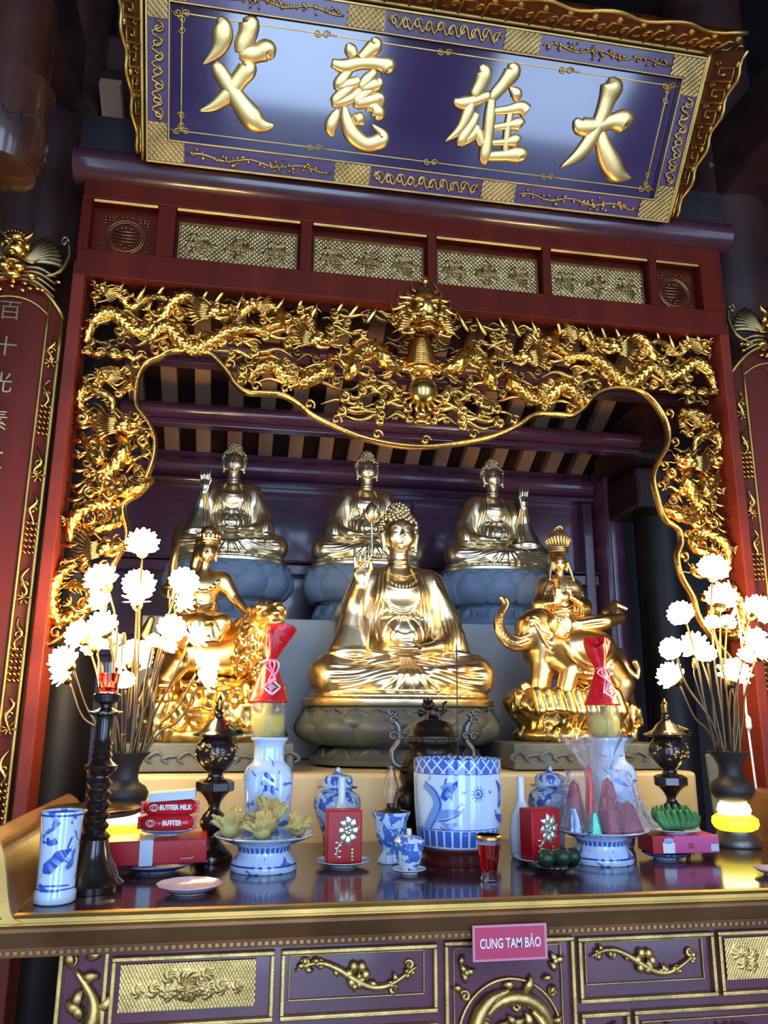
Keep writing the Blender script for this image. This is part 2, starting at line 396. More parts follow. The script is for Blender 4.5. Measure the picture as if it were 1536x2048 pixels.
def blue_white(name, scale=14, thr=.52, bands=(), seed=0.0, blue=(.02, .07, .38), white=(.55, .66, .80), soft=.035):
    """white glaze with painted cobalt figures; bands=[(z0,z1,kind)] in object z"""
    M = mat(name, white, .10, coat=.6); nt = M.node_tree; N = nt.nodes; L = nt.links; b = N['Principled BSDF']
    tc = N.new('ShaderNodeTexCoord'); mp = N.new('ShaderNodeMapping'); mp.inputs['Location'].default_value = (seed, seed*.7, seed*.3)
    L.new(tc.outputs['Object'], mp.inputs[0])
    nz = N.new('ShaderNodeTexNoise'); nz.inputs['Scale'].default_value = scale; nz.inputs['Detail'].default_value = 6; nz.inputs['Distortion'].default_value = 1.2
    L.new(mp.outputs[0], nz.inputs['Vector'])
    mr = N.new('ShaderNodeMapRange'); mr.inputs[1].default_value = thr; mr.inputs[2].default_value = thr+soft; L.new(nz.outputs[0], mr.inputs[0])
    n2 = N.new('ShaderNodeTexNoise'); n2.inputs['Scale'].default_value = scale*3; L.new(mp.outputs[0], n2.inputs['Vector'])
    cr = N.new('ShaderNodeMix'); cr.data_type = 'RGBA'; cr.inputs[6].default_value = (*blue, 1); cr.inputs[7].default_value = (.12, .25, .62, 1); L.new(n2.outputs[0], cr.inputs[0])
    mx = N.new('ShaderNodeMix'); mx.data_type = 'RGBA'; mx.inputs[6].default_value = (*white, 1); L.new(mr.outputs[0], mx.inputs[0]); L.new(cr.outputs[2], mx.inputs[7])
    out = mx.outputs[2]
    sp = N.new('ShaderNodeSeparateXYZ'); L.new(tc.outputs['Object'], sp.inputs[0])
    def mth(op, a, bb=None):
        q = N.new('ShaderNodeMath'); q.operation = op
        for i, w in enumerate((a, bb)):
            if w is None: continue
            if isinstance(w, (int, float)): q.inputs[i].default_value = w
            else: L.new(w, q.inputs[i])
        return q.outputs[0]
    ang = mth('ARCTAN2', sp.outputs[1], sp.outputs[0])
    for z0, z1, kind in bands:
        inb = mth('MULTIPLY', mth('GREATER_THAN', sp.outputs[2], z0), mth('LESS_THAN', sp.outputs[2], z1))
        if kind == 'line': fac = inb; c = blue
        elif kind == 'white': fac = inb; c = white
        elif kind == 'lattice':
            k = 2*PI/((z1-z0))
            u = mth('MULTIPLY', ang, 22); w = mth('MULTIPLY', sp.outputs[2], 2*PI/(z1-z0)*1.0)
            a1 = mth('ABSOLUTE', mth('SINE', mth('MULTIPLY', mth('ADD', u, w), .5))); a2 = mth('ABSOLUTE', mth('SINE', mth('MULTIPLY', mth('SUBTRACT', u, w), .5)))
            ln = mth('GREATER_THAN', mth('MINIMUM', a1, a2), .28)
            m0 = N.new('ShaderNodeMix'); m0.data_type = 'RGBA'; m0.inputs[7].default_value = (*white, 1); L.new(inb, m0.inputs[0]); L.new(out, m0.inputs[6]); out = m0.outputs[2]
            fac = mth('MULTIPLY', inb, ln); c = (.06, .15, .5)
        else:  # petals: upright panels
            s_ = mth('ABSOLUTE', mth('SINE', mth('MULTIPLY', ang, 16)))
            m0 = N.new('ShaderNodeMix'); m0.data_type = 'RGBA'; m0.inputs[7].default_value = (*white, 1); L.new(inb, m0.inputs[0]); L.new(out, m0.inputs[6]); out = m0.outputs[2]
            fac = mth('MULTIPLY', inb, mth('GREATER_THAN', s_, .38)); c = (.05, .13, .48)
        m3 = N.new('ShaderNodeMix'); m3.data_type = 'RGBA'; m3.inputs[7].default_value = (*c, 1); L.new(fac, m3.inputs[0]); L.new(out, m3.inputs[6]); out = m3.outputs[2]
    L.new(out, b.inputs['Base Color'])
    return M
LOTUSE = mat('glowing_lotus_plastic', (.95, .85, .55), .5, emis=(1.0, .80, .42), estr=22)
AMBER = mat('glowing_amber_plastic', (.9, .65, .05), .4, emis=(1.0, .74, .03), estr=1.25)
AMBERC = mat('glowing_inner_bulb', (.95, .9, .5), .4, emis=(1.0, .86, .35), estr=8)
# ---------------------------------------------------------------- the room
struct('floor', MB().box((0, 0, -.05), (9, 9, .1)), TILE, smooth=False)
struct('ceiling', MB().box((0, 0, 4.75), (9, 9, .1)), BLACKW, smooth=False)
struct('wall_left', MB().box((-4.45, 0, 2.35), (.1, 9, 4.7)), PLAST, smooth=False)
struct('wall_right', MB().box((4.45, 0, 2.35), (.1, 9, 4.7)), PLAST, smooth=False)
struct('wall_back', MB().box((0, 4.3, 2.35), (9, .1, 4.7)), BLACKW, smooth=False)
wf = MB()
for x0, x1 in ((-4.5, -3.25), (-1.95, -.9), (.4, 1.45), (2.75, 3.5), (4.2, 4.5)): wf.box(((x0+x1)/2, -2.4, 2.35), (x1-x0, .1, 4.7))
wf.box((0, -2.41, 4.48), (9, .1, .44))
struct('wall_front', wf, PLAST, smooth=False)
# panelled screen wall behind the statues
XL, XR, WY = -1.55, 1.33, 4.0
w = MB(); w.box(((XL+XR)/2, WY+.06, 2.1), (XR-XL, .04, 1.6))
struct('wall_panelled', w, WALLW, smooth=False)
w = MB(); w.tube([(XL, WY+.02, 2.81), (XR, WY+.02, 2.81)], .054, 20, up=(0, -1, 0), flat=(1, 1.1)); w.box(((XL+XR)/2, WY+.0, 2.735), (XR-XL, .07, .022))
w.box(((XL+XR)/2, WY+.01, 2.29), (XR-XL, .08, .055)); w.box(((XL+XR)/2, WY+.0, 2.33), (XR-XL, .07, .014)); w.box(((XL+XR)/2, WY+.01, 1.9), (XR-XL, .08, .10))
struct('trim_1', w, WALLW, smooth=False, bevel=.006)
w = MB()
for x in (-1.5, 1.28): w.box((x, WY+.005, 1.99), (.055, .09, 1.45))
struct('trim_2', w, WALLW, smooth=False, bevel=.006)
for k, x in enumerate((-.62, .33)):
    struct('trim_%d' % (3+k), MB().box((x, WY+.03, 2.52), (.012, .03, .36)), WALLW, smooth=False)
# sloping roof over the sanctuary: deck, rafters, purlins
SL = .55
def roofz(y): return 2.88+(4.05-y)*SL
an = math.atan(SL); y0, y1 = 4.2, 2.52; L = (y0-y1)/math.cos(an)
roof = struct('roof_deck', MB().box((-.1, (y0+y1)/2, roofz((y0+y1)/2)+.09), (3.6, L, .03), (-an, 0, 0)), DECK, smooth=False)
rm = bpy.data.meshes.new('rafter'); _mb = MB().box((0, 0, 0), (.072, L, .05), (-an, 0, 0)); rm.from_pydata(_mb.v[0].tolist(), [], _mb.f); rm.materials.append(RAFT)
for i in range(17):
    o = obj('rafter', rm, None, smooth=False, loc=(-1.249+i*.157, (y0+y1)/2, roofz((y0+y1)/2)+.045), parent=roof)
for k, (Y, px, py, hh) in enumerate(((3.45, 700, 846, .075), (2.98, 700, 722, .085))):
    z = at(px, py, Y)[2]
    b = MB().tube([(-1.22, Y, z), (1.6, Y, z)], hh*.62, 20, up=(0, -1, 0), flat=(.85, 1.15)); struct('purlin_beam', b, WALLW, angle=60)
    struct('purlin_ledge', MB().box((.19, Y+.01, z-hh*.62-.006), (2.82, .06, .024)), WALLW, smooth=False, bevel=.004)
struct('tie_beam', MB().box((1.47, 3.35, 2.96), (.30, 1.2, .26)).box((1.40, 2.80, 2.90), (.16, .14, .30)).box((1.50, 3.78, 2.72), (.22, .34, .22)), BROWN, smooth=False, bevel=.02)
def col(x, y, r, z1, mt, name='column'):
    return struct(name, MB().lathe([(r, 0), (r, z1*.5), (r, z1)], 32, (x, y, 0)), mt, angle=40)
COLX = float(at(112, 1500, 2.95)[0])
col(1.42, 4.02, .085, 2.9, WALLW)
col(1.62, 3.85, .12, 4.6, BLACKW)
col(COLX, 2.95, .105, 4.7, BLACKW)
col(-1.30, 2.62, .165, 4.7, BROWN); col(1.34, 2.64, .165, 4.7, BROWN)
# heavy beams in the dark above
struct('beam', MB().box((0, 2.75, 3.9), (5, .26, .34)), BROWN, smooth=False, bevel=.02)
struct('beam', MB().box((-1.30, 1.6, 3.75), (.24, 2.2, .3)), BROWN, smooth=False, bevel=.02)
struct('beam', MB().box((1.36, 1.6, 3.75), (.24, 2.2, .3)), BROWN, smooth=False, bevel=.02)
# round drum hanging beside the plaque with a thin wire hook on it
p = at(40, 190, 2.0)
t = thing('column_bracket', 'round dark wooden bracket drum with thin black wire hooks, top left', 'bracket', (p[0]-.045, 2.05, p[2]-.16))
obj('drum', MB().lathe([(.06, -.06), (.095, -.05), (.112, .0), (.118, .10), (.120, .215), (.10, .222), (.10, .50)], 32), mat('reddish_drum_wood', (.055, .016, .008), .34, coat=.5, var=.3), t, angle=50)
pw = [(3, 205), (16, 225), (70, 232), (81, 216)]
c0 = np.array(t.location)
mbk = MB(); mbk.tube([at(x, y, 1.925)-c0 for x, y in pw], .0016, 5); mbk.tube([at(43, 220, 1.923)-c0, at(43, 262, 1.923)-c0], .0016, 5)
obj('wire_hook', mbk, BLACKW, t)

# ---------------------------------------------------------------- statue platform tiers
TZ = 1.26
t = thing('statue_platform', 'cream tiled statue platform with rounded front behind the altar table', 'platform', (0, 2.42, 0))
obj('body', MB().box((0.01, .72, .7135), (1.755, 1.44, 1.427)), CREAM, t, smooth=False, bevel=.012)
t = thing('upper_plinth', 'white painted upper plinth carrying the three rear statues', 'plinth', (0, 3.14, 1.4302))
obj('body', MB().box((-.01, .35, .26), (1.80, .70, .5215)), WHITEF, t, smooth=False, bevel=.004)
def slab(x0, x1, lab):
    t = thing('stone_slab', lab, 'slab', ((x0+x1)/2, 2.47, 1.43), group=None)
    w = x1-x0; b = MB().box((0, .22, .04), (w, .44, .078))
    obj('body', b, STONES, t, smooth=False, bevel=.004)
    q = MB()
    for s in (-1, 1):
        for i in range(5):
            a = spl([(s*(.03+i*w*.09), -.002, .03+.012*(i % 2)), (s*(.055+i*w*.09), -.004, .055-.01*(i % 2)), (s*(.085+i*w*.09), -.004, .038), (s*(.07+i*w*.09), -.003, .025)], 5)
            q.tube(a, [.001, .005, .006, .002], 6, flat=(1, .8), up=(0, -1, 0))
    obj('carved_cloud_relief', q, STONES, t)
slab(-.86, -.37, 'carved grey stone slab under the lion rider statue')
slab(.31, .83, 'carved grey stone slab under the elephant rider statue')

# ---------------------------------------------------------------- altar table
TX0, TX1, TY0, TY1 = -.90, .93, 1.585, 2.30
t = altar = thing('altar_table', 'long dark lacquered altar table with gilded edge moulding and carved front panels', 'altar', (0, 1.585, 0))
def L0(v): return (v[0], v[1]-1.585, v[2])
obj('table_top', MB().box((0.01, .365, TZ-.013), (TX1-TX0+.0, .70, .0245)), TABLE, t, smooth=False, bevel=.003)
def edge(prof, m, name, x0=-1.0, x1=.97):
    poly = prof; n = len(poly); v = [(x0, p[0], p[1]) for p in poly]+[(x1, p[0], p[1]) for p in poly]
    f = [(i, (i+1) % n, n+(i+1) % n, n+i) for i in range(n)]+[tuple(range(n-1, -1, -1)), tuple(range(n, 2*n))]
    return obj(name, MB().add(v, f), m, t, smooth=False)
edge([(.03, TZ-.001), (-.002, TZ-.001), (-.006, TZ-.006), (-.006, TZ-.013), (.03, TZ-.013)], GOLDT, 'gilt_lip')
edge([(.03, TZ-.013), (.0, TZ-.013), (-.002, TZ-.018), (.004, TZ-.024), (.03, TZ-.024)], GOLDT, 'gilt_bead')
MOULDB = mat('brown_gold_moulding', (.30, .14, .055), .35, .7, bump=.1, bscale=40, var=.3)
edge([(.05, TZ-.024), (.006, TZ-.024), (.003, TZ-.030), (.018, TZ-.052), (.022, TZ-.058), (.05, TZ-.058)], MOULDB, 'cove_moulding', -.99, .965)
edge([(.06, TZ-.058), (.020, TZ-.058), (.024, TZ-.074), (.06, TZ-.074)], MOULDB, 'fret_band', -.96, .95)
q = MB()
for i in range(150): q.box((-.945+i*.0126, .0215, TZ-.066), (.0065, .004, .006))
obj('bead_row', q, MOULDB, t, smooth=False, kind='stuff')
# upturned ends
for s, xe in ((-1, -.90), (1, .93)):
    pr = spl([(-.018, 0), (.0, .012), (.010, .045), (.018, .085), (.030, .125), (.055, .145)], 5)
    up = [(xe+s*a, TZ-.012+b) for a, b in pr]; lo = [(xe+s*(a+.018), TZ-.013+b*.96) for a, b in pr[::-1]]
    poly = up+lo
    if s > 0: poly = poly[::-1]
    obj('upturned_end', MB().prism(poly, .0, .70), MOULDB, t, smooth=False)
    obj('end_gilt_face', MB().prism(poly, -.010, .0), GOLDT, t, smooth=False)
# front carcass
FY = .075  # face plane behind the lip (local y)
obj('cabinet_body', MB().box((0, FY+.25, .59), (1.66, .50, 1.19)), PURPLE, t, smooth=False)
obj('cabinet_feet', MB().box((0, FY+.25, .03), (1.60, .44, .06)), BROWN, t, smooth=False)
def frame(x0, x1, z0, z1, w=.008, d=.012, y=FY):
    b = MB()
    for (a, c) in (((x0, z1), (x1, z1)), ((x1, z1), (x1, z0)), ((x1, z0), (x0, z0)), ((x0, z0), (x0, z1))):
        cx, cz = (a[0]+c[0])/2, (a[1]+c[1])/2
        b.box((cx, y-d/2, cz), (abs(a[0]-c[0])+w, d, abs(a[1]-c[1])+w) if a[0] != c[0] else (w, d, abs(a[1]-c[1])-w))
    return b
def scroll(b, x, z, s, turns=1.4, sx=1, y=FY, r=.004, a0=0):
    q = []
    for i in range(18):
        u = i/17; a = a0+turns*2*PI*u; rr = s*(1-.85*u)
        q.append((x+sx*rr*math.cos(a), y-.003-.004*u, z+rr*math.sin(a)))
    b.tube(q, [r*.5, r, r*1.3, r], 6, up=(0, -1, 0))
def leafy(b, x, z, s, a, y=FY):
    q = [(x+s*u*math.cos(a+.7*u), y-.004-.006*math.sin(PI*u), z+s*u*math.sin(a+.7*u)) for u in np.linspace(0, 1, 7)]
    b.tube(q, [.1*s, .26*s, .30*s, .2*s, .02*s], 6, flat=(1, .5), up=(0, -1, 0))
def vine(b, x0, x1, zc, h, y=FY, seed=0):
    rr = random.Random(seed); n = 26; q = []
    for i in range(n):
        u = i/(n-1); q.append((x0+(x1-x0)*u, y-.006, zc+h*.42*math.sin(2*PI*u+PI*.15)))
    b.tube(q, [.002, .006, .008, .006, .002], 7, up=(0, -1, 0))
    for u in (.08, .2, .33, .5, .66, .8, .93):
        x = x0+(x1-x0)*u; z = zc+h*.42*math.sin(2*PI*u+PI*.15); k = 5 if u == .5 else 3
        for j in range(k): leafy(b, x, z, h*rr.uniform(.22, .38), rr.uniform(0, 2*PI), y)
        if u in (.08, .2, .8, .93): scroll(b, x, z+h*rr.uniform(-.25, .25), h*.16, 1.3, rr.choice((-1, 1)), y)
        if u == .5:
            for j in range(6): b.ell((x+.016*math.cos(j), y-.008, zc+.016*math.sin(j)), (.010, .006, .010), n=7, m=4)
FR = lambda *a, **k: obj('gilt_panel_frame', frame(*a, **k), GOLDF, t, smooth=False, bevel=.002)
ROW1 = (1.062, 1.142); 
def diaper(X, Z): return .0014*(np.abs(np.sin(X*520+Z*300))+np.abs(np.sin(X*520-Z*300)))
def figure_fn(blobs):
    def fn(X, Z):
        H = diaper(X, Z)
        for (cx, cz, r, hh, kk) in blobs:
            D = np.hypot(X-cx, Z-cz); A = np.arctan2(Z-cz, X-cx)
            H = np.maximum(H, hh*np.clip(1.2-D/r, 0, 1)**.5*(.65+.35*np.cos(kk*A+D/r*7))*(D < r*1.2))
        return H
    return fn
rr = random.Random(3)
def masked_panel(x0, x1, z0, z1, y, seed, nx=150, nz=46):
    rr = random.Random(seed); cx = (x0+x1)/2; cz = (z0+z1)/2; hw = (x1-x0)/2; hh = (z1-z0)/2; bl = []
    for j in range(9):
        u = rr.uniform(.12, .92); dz = rr.uniform(-.45, .45)*hh; r_ = rr.uniform(.2, .36)*hh
        for s in (-1, 1): bl.append((cx+s*u*hw*.92, cz+dz, r_, .007, rr.randint(3, 7)))
    bl += [(cx, cz, hh*.62, .010, 6), (cx-.3*hh, cz+.25*hh, hh*.2, .012, 2), (cx+.3*hh, cz+.25*hh, hh*.2, .012, 2), (cx, cz-.3*hh, hh*.3, .012, 4)]
    b = MB().relief(x0, x1, z0, z1, nx, nz, figure_fn(bl), y=y); return b
for s in (-1, 1):
    # tall end stile with a dragon
    FR(s*.826, s*.748, .05, 1.185) if s > 0 else FR(-.826, -.748, .05, 1.185)
    b = MB()
    pth = spl([(s*.80, FY-.006, 1.15), (s*.765, FY-.008, 1.10), (s*.77, FY-.008, 1.055), (s*.805, FY-.008, 1.03), (s*.79, FY-.008, .985), (s*.765, FY-.008, .95), (s*.80, FY-.006, .90)], 7)
    b.tube(pth, [.004, .012, .015, .013, .008], 8, up=(0, -1, 0), bump=lambda i, j: 1+.16*np.abs(np.sin(i*1.1+j*PI/2)))
    for k in range(16):
        leafy(b, s*(.785+.03*math.sin(k*2.1)), 1.17-k*.017, .035, (k*1.3) % 6.28)
    scroll(b, s*.81, 1.165, .013, 1.5, s)
    obj('dragon_relief', b, GOLDF, t)
    # upper row
    x0, x1 = (-.735, -.452) if s < 0 else (.455, .735)
    FR(x0, x1, 1.055, 1.165); 
    obj('mask_relief_panel', masked_panel(x0+.012, x1-.03, 1.078, 1.155, FY-.003, 5+s), GOLDF, t)
    x0, x1 = (-.432, -.142) if s < 0 else (.152, .438)
    FR(x0, x1, 1.055, 1.165); FR(x0+.012, x1-.022, 1.083, 1.158, w=.0025, d=.006)
    b = MB(); vine(b, x0+.022, x1-.034, 1.121, .055, seed=11+s); obj('flower_vine_relief', b, GOLDF, t)
    # lower row
    x0, x1 = (-.735, -.632) if s < 0 else (.635, .735)
    FR(x0, x1, .80, 1.025); b = MB()
    for k in range(14): leafy(b, (x0+x1)/2+.03*math.sin(k*1.9), .995-k*.013, .03, k*1.7)
    obj('flower_relief', b, GOLDF, t)
    x0, x1 = (-.612, -.262) if s < 0 else (.262, .612)
    FR(x0, x1, .80, 1.03); FR(x0+.014, x1-.018, .815, 1.012, w=.0025, d=.006); b = MB()
    # bird among clouds
    cx = (x0+x1)/2
    for k in range(11): 
        a = PI*(.15+.07*k); q = [(cx+.02+.02*math.cos(a)+u*.075*math.cos(a), FY-.006-.01*math.sin(PI*u), .955+u*.05*math.sin(a)) for u in np.linspace(0, 1, 6)]
        b.tube(q, [.003, .008, .008, .002], 6, flat=(1, .6), up=(0, -1, 0))
    b.ell((cx, FY-.01, .95), (.028, .012, .02), n=12, m=7)
    for k in range(26):
        xx = x0+.035+(x1-x0-.07)*((k*.381) % 1); zz = .90+.095*((k*.617) % 1)
        (scroll(b, xx, zz, .013, 1.3, (-1)**k) if k % 2 else leafy(b, xx, zz, .035, k*1.1))
    obj('crane_relief', b, GOLDF, t)
    x0, x1 = (-.245, -.142) if s < 0 else (.152, .245)
    FR(x0, x1, .80, 1.03); b = MB()
    for k in range(14): leafy(b, (x0+x1)/2+.028*math.sin(k*2.3), 1.0-k*.013, .028, k*1.9); 
    obj('flower_relief', b, GOLDF, t)
FR(-.12, .136, .80, 1.168); FR(-.105, .112, .81, 1.158, w=.0025, d=.006)
b = MB(); cz = .998
b.tube([(.005+.103*math.cos(a), FY-.004, cz+.103*math.sin(a)) for a in np.linspace(0, 2*PI, 49)[:-1]], .0035, 6, closed=True, up=(0, -1, 0))
obj('medallion_ring', b, GOLDF, t)
b = MB(); rr = random.Random(9)
for k in range(4):
    q = spl([(.005+.085*math.cos(k*1.57+u*2.4)*(1-.25*u), FY-.010, cz+.085*math.sin(k*1.57+u*2.4)*(1-.25*u)) for u in np.linspace(0, 1, 6)], 6)
    b.tube(q, [.003, .011, .013, .010, .004], 8, up=(0, -1, 0), bump=lambda i, j: 1+.18*np.abs(np.sin(i*1.1+j*PI/2)))
for k in range(60):
    a = rr.uniform(0, 2*PI); r_ = .09*math.sqrt(rr.uniform(0, 1)); (leafy(b, .005+r_*math.cos(a), cz+r_*math.sin(a), rr.uniform(.02, .036), rr.uniform(0, 6.28)) if k % 4 else scroll(b, .005+r_*math.cos(a), cz+r_*math.sin(a), .011, 1.4))
obj('medallion_dragon_relief', b, GOLDF, t)
b = MB()
for sx in (-1, 1):
    for k in range(6): leafy(b, .005+sx*(.088+.006*(k % 2)), 1.145-.012*k, .022, 4.2+sx*.6+k)
    scroll(b, .005+sx*.088, 1.075, .010, 1.5, sx)
obj('corner_leaf_relief', b, GOLDF, t)
# pink-bordered red paper sign
p = at(1017, 1882, 1.60); c = np.array([p[0], 1.592, p[2]])
t2 = thing('shrine_name_sign', 'red sign with pink border reading CUNG TAM BẢO stuck to the altar edge', 'sign', tuple(c))
sw, sh = .146, .062
obj('backing', MB().box((0, 0, 0), (sw, .003, sh)), SIGNP, t2, smooth=False)
obj('red_face', MB().box((0, -.002, 0), (sw*.93, .0015, sh*.86)), SIGNR, t2, smooth=False)
def text(body, size, m, parent, loc, rot=(R(90), 0, 0), ext=.0008, name='lettering', sx=1.0, bold=0.0, res=3):
    cu = bpy.data.curves.new(name, 'FONT'); cu.body = body; cu.size = size; cu.extrude = ext; cu.align_x = 'CENTER'; cu.align_y = 'CENTER'; cu.offset = bold; cu.resolution_u = res
    o = bpy.data.objects.new(name, cu); COL.objects.link(o); dg = bpy.context.evaluated_depsgraph_get()
    me = bpy.data.meshes.new_from_object(o.evaluated_get(dg)); bpy.data.objects.remove(o)
    q = obj(name, me, m, parent, smooth=False, loc=loc, rot=rot); q.scale = (sx, 1, 1); me.materials.clear(); me.materials.append(m)
    return q
text('CUNG TAM BẢO', .024, PAPER, t2, (0, -.0035, -.001), sx=.66, bold=.0003)
# ---------------------------------------------------------------- carved gate (facade) in front of the sanctuary
FYY = 2.33; FB = 2.385   # front plane of posts, plane of the fretwork
g = thing('carved_gate', 'red lacquered shrine gate frame with gilded dragon fretwork around the statues', 'gate', (0, FYY, 0))
G0 = np.array([0, FYY, 0.0])
def gp(name, mb, m, parent=None, **k):
    mb.v = [q-G0 for q in mb.v]; return obj(name, mb, m, parent or g, **k)
gp('post', MB().box((-1.083, FYY+.06, 1.47), (.036, .12, 2.94)), REDP, smooth=False, bevel=.004)
gp('post', MB().box((1.083, FYY+.06, 1.47), (.036, .12, 2.94)), REDP, smooth=False, bevel=.004)
# lintel built as rails and stiles so that the relief panels sit in recesses
pan = [(-1.065, -.862, 1), (-.81, -.41, 0), (-.375, .015, 0), (.042, .42, 0), (.448, .815, 0), (.842, 1.012, 1)]
ZB, ZT = 2.905, 3.185
PZ0, PZ1 = 2.985, 3.165
b = MB(); b.box((0, FYY+.047, (2.895+PZ0)/2), (2.19, .10, PZ0-2.895)); gp('lower_rail', b, RED, smooth=False, bevel=.003)
b = MB(); b.box((0, FYY+.047, (3.29+PZ1)/2), (2.19, .10, 3.29-PZ1)); gp('upper_rail', b, RED, smooth=False, bevel=.003)
xs = [-1.095]+[q for p_ in pan for q in p_[:2]]+[1.095]
b0 = None
for i in range(0, len(xs), 2):
    b = MB(); b.box(((xs[i]+xs[i+1])/2, FYY+.047, (PZ0+PZ1)/2), (xs[i+1]-xs[i], .0995, PZ1-PZ0)); gp('stile', b, RED, smooth=False)
b = MB(); b.box((0, FYY+.07, (PZ0+PZ1)/2), (2.17, .05, PZ1-PZ0+.02)); gp('back_board', b, RED, smooth=False)
GOLDL = mat('lintel_relief_gold', (.42, .28, .11), .36, 1, bump=.2, bscale=200, var=.3, vscale=30)
def lintel_fn(x0, x1, z0, z1, kind):
    cz = (z0+z1)/2
    def fn(X, Z):
        H = .0022*(np.sin(X*420+Z*420) > .2)*(1+.0*X)+.0016*(np.sin(X*420-Z*420) > .4)
        for u in (.17, .5, .83):
            cx = x0+(x1-x0)*u; dx = X-cx; dz = Z-cz; D = np.hypot(dx, dz*1.05); A = np.arctan2(dz, dx)
            rr_ = .036*(1+.25*np.cos((4 if u == .5 else 6)*A)+.12*np.cos(11*A))
            k = np.clip(1.15-D/rr_, 0, 1)
            H = np.maximum(H, k**.4*.013*(.62+.38*np.cos(D*360+2*np.sin(5*A))))
            H = np.where(D < .009, .012, H)
        return H
    return fn
for i, (x0, x1, sq) in enumerate(pan):
    hx0, hx1 = x0+.012, x1-.012
    # bevelled gilt slip along the top of each recess
    gp('gilt_top_slip', MB().box(((x0+x1)/2, FYY+.004, PZ1-.004), (x1-x0-.006, .012, .009), (R(35), 0, 0)), GOLDT, smooth=False, bevel=.002)
    if not sq:
        px0, px1, pz0, pz1 = x0+.012, x1-.012, PZ0+.004, PZ1-.036
        gp('diaper_relief_panel', MB().relief(px0, px1, pz0, pz1, 230, 84, lintel_fn(px0, px1, pz0, pz1, 0), y=FYY+.038), GOLDL)
        b = MB()
        for zz in (pz0, pz1): b.box(((px0+px1)/2, FYY+.034, zz), (px1-px0, .012, .0035))
        for xx in (px0, px1): b.box((xx, FYY+.034, (pz0+pz1)/2), (.0035, .012, pz1-pz0-.004))
        gp('relief_border', b, GOLDL, smooth=False)
    else:
        cx = (x0+x1)/2; cz = (PZ0+PZ1)/2-.012; b = MB()
        REDR = MB()
        for r_ in (.058, .051):
            b.tube([(cx+r_*math.cos(a), FYY+.040, cz+r_*math.sin(a)) for a in np.linspace(0, 2*PI, 41)[:-1]], .0022, 5, closed=True, up=(0, -1, 0))
        for k in range(6):
            zz = cz-.030+.012*k; hw = math.sqrt(max(.0001, .046**2-(zz-cz)**2))
            if k in (0, 5): b.box((cx-.014, FYY+.040, zz), (.016, .006, .003)); b.box((cx+.014, FYY+.040, zz), (.016, .006, .003))
            else: b.box((cx, FYY+.040, zz), (hw*1.8, .006, .003))
        b.box((cx, FYY+.040, cz+.036), (.003, .006, .018)); b.box((cx, FYY+.040, cz-.036), (.003, .006, .018))
        gp('longevity_roundel', b, GOLDL)
        b = MB()
        for sx in (-1, 1):
            for sz in (-1, 1):
                for k in range(7): b.ell((cx+sx*(.066-.012*(k % 3)), FYY+.042, cz+sz*(.066-.010*(k//3))), (.0045, .004, .0035), n=6, m=4)
        for k in range(5):
            for sz in (-1, 1): b.box((cx+(k-2)*.017, FYY+.042, cz+sz*.071), (.010, .005, .0025))
        gp('corner_flower_relief', b, GOLDL, kind='stuff')
# cornice above
CORN = mat('cornice_lacquer', (.060, .016, .022), .26, coat=.5, var=.2)
pr = [(.06, 3.225), (.0, 3.225), (-.03, 3.240), (-.046, 3.265), (-.050, 3.29), (-.040, 3.315), (.0, 3.335), (.06, 3.335)]
v = [(-1.13, FYY+a, z) for a, z in pr]+[(1.13, FYY+a, z) for a, z in pr]; n = len(pr)
b = MB().add(v, [(i, (i+1) % n, n+(i+1) % n, n+i) for i in range(n)]+[tuple(range(n-1, -1, -1)), tuple(range(n, 2*n))])
gp('cornice', b, CORN, smooth=True, angle=50)
gp('cornice_fascia', MB().box((0, FYY+.04, 3.40), (2.24, .09, .13)), BLACKW, smooth=False)

# ---- opening outline (read from the photograph, then laid on the fretwork plane)
OUT = [(61,1331),(73,1321),(86,1292),(104,1287),(140,1262),(180,1215),(212,1160),(232,1120),(251,1085),(253,1055),(247,1032),(247,1010),(258,999),(283,983),(294,953),(305,923),(310,890),(305,865),(291,838),(273,813),(272,778),(278,750),(294,726),(319,715),(338,704),(376,701),(417,708),(439,726),(458,748),(472,770),(496,785),(530,787),(567,791),(598,809),(624,830),(667,852),(720,874),(785,889),(851,894),(916,887),(981,874),(1034,852),(1069,830),(1110,829),(1143,831),(1166,816),(1190,789),(1223,778),(1266,779),(1299,796),(1326,832),(1336,866),(1332,896),(1316,925),(1306,955),(1313,992),(1329,1038),(1356,1058),(1362,1085),(1354,1111),(1362,1151),(1386,1195),(1399,1238),(1432,1284),(1470,1330),(1515,1390)]
OW = np.array([at(x, y, FB) for x, y in OUT])
E1 = spl(OW, 4)
gp('opening_edge_moulding', MB().tube(E1, .0095, 10, up=(0, -1, 0), flat=(1, 1.8)), GOLD)
# gold cloud shelf across each side
for s in (-1, 1):
    a = at(158, 705, FB) if s < 0 else at(1425, 775, FB); c = at(296, 722, FB) if s < 0 else at(1318, 798, FB)
    zz = (a[2]+c[2])/2; x0, x1 = s*1.062, c[0]
    b = MB(); q = [(x0+(x1-x0)*u, FB-.012-.004*math.sin(u*30), zz+.004*math.sin(u*22)) for u in np.linspace(0, 1, 30)]
    b.tube(q, [.010, .012, .012, .010, .004], 8, up=(0, -1, 0), flat=(1, 1.2))
    for k in range(5):
        xx = x0+(x1-x0)*(k+.5)/5; w = [(xx+.016*(1-i/16)*math.cos(i*.55), FB-.028, zz+.004+.012*(1-i/16)*math.sin(i*.55)) for i in range(16)]
        b.tube(w, [.002, .004, .003], 6, up=(0, -1, 0))
    gp('cloud_shelf', b, GOLD)

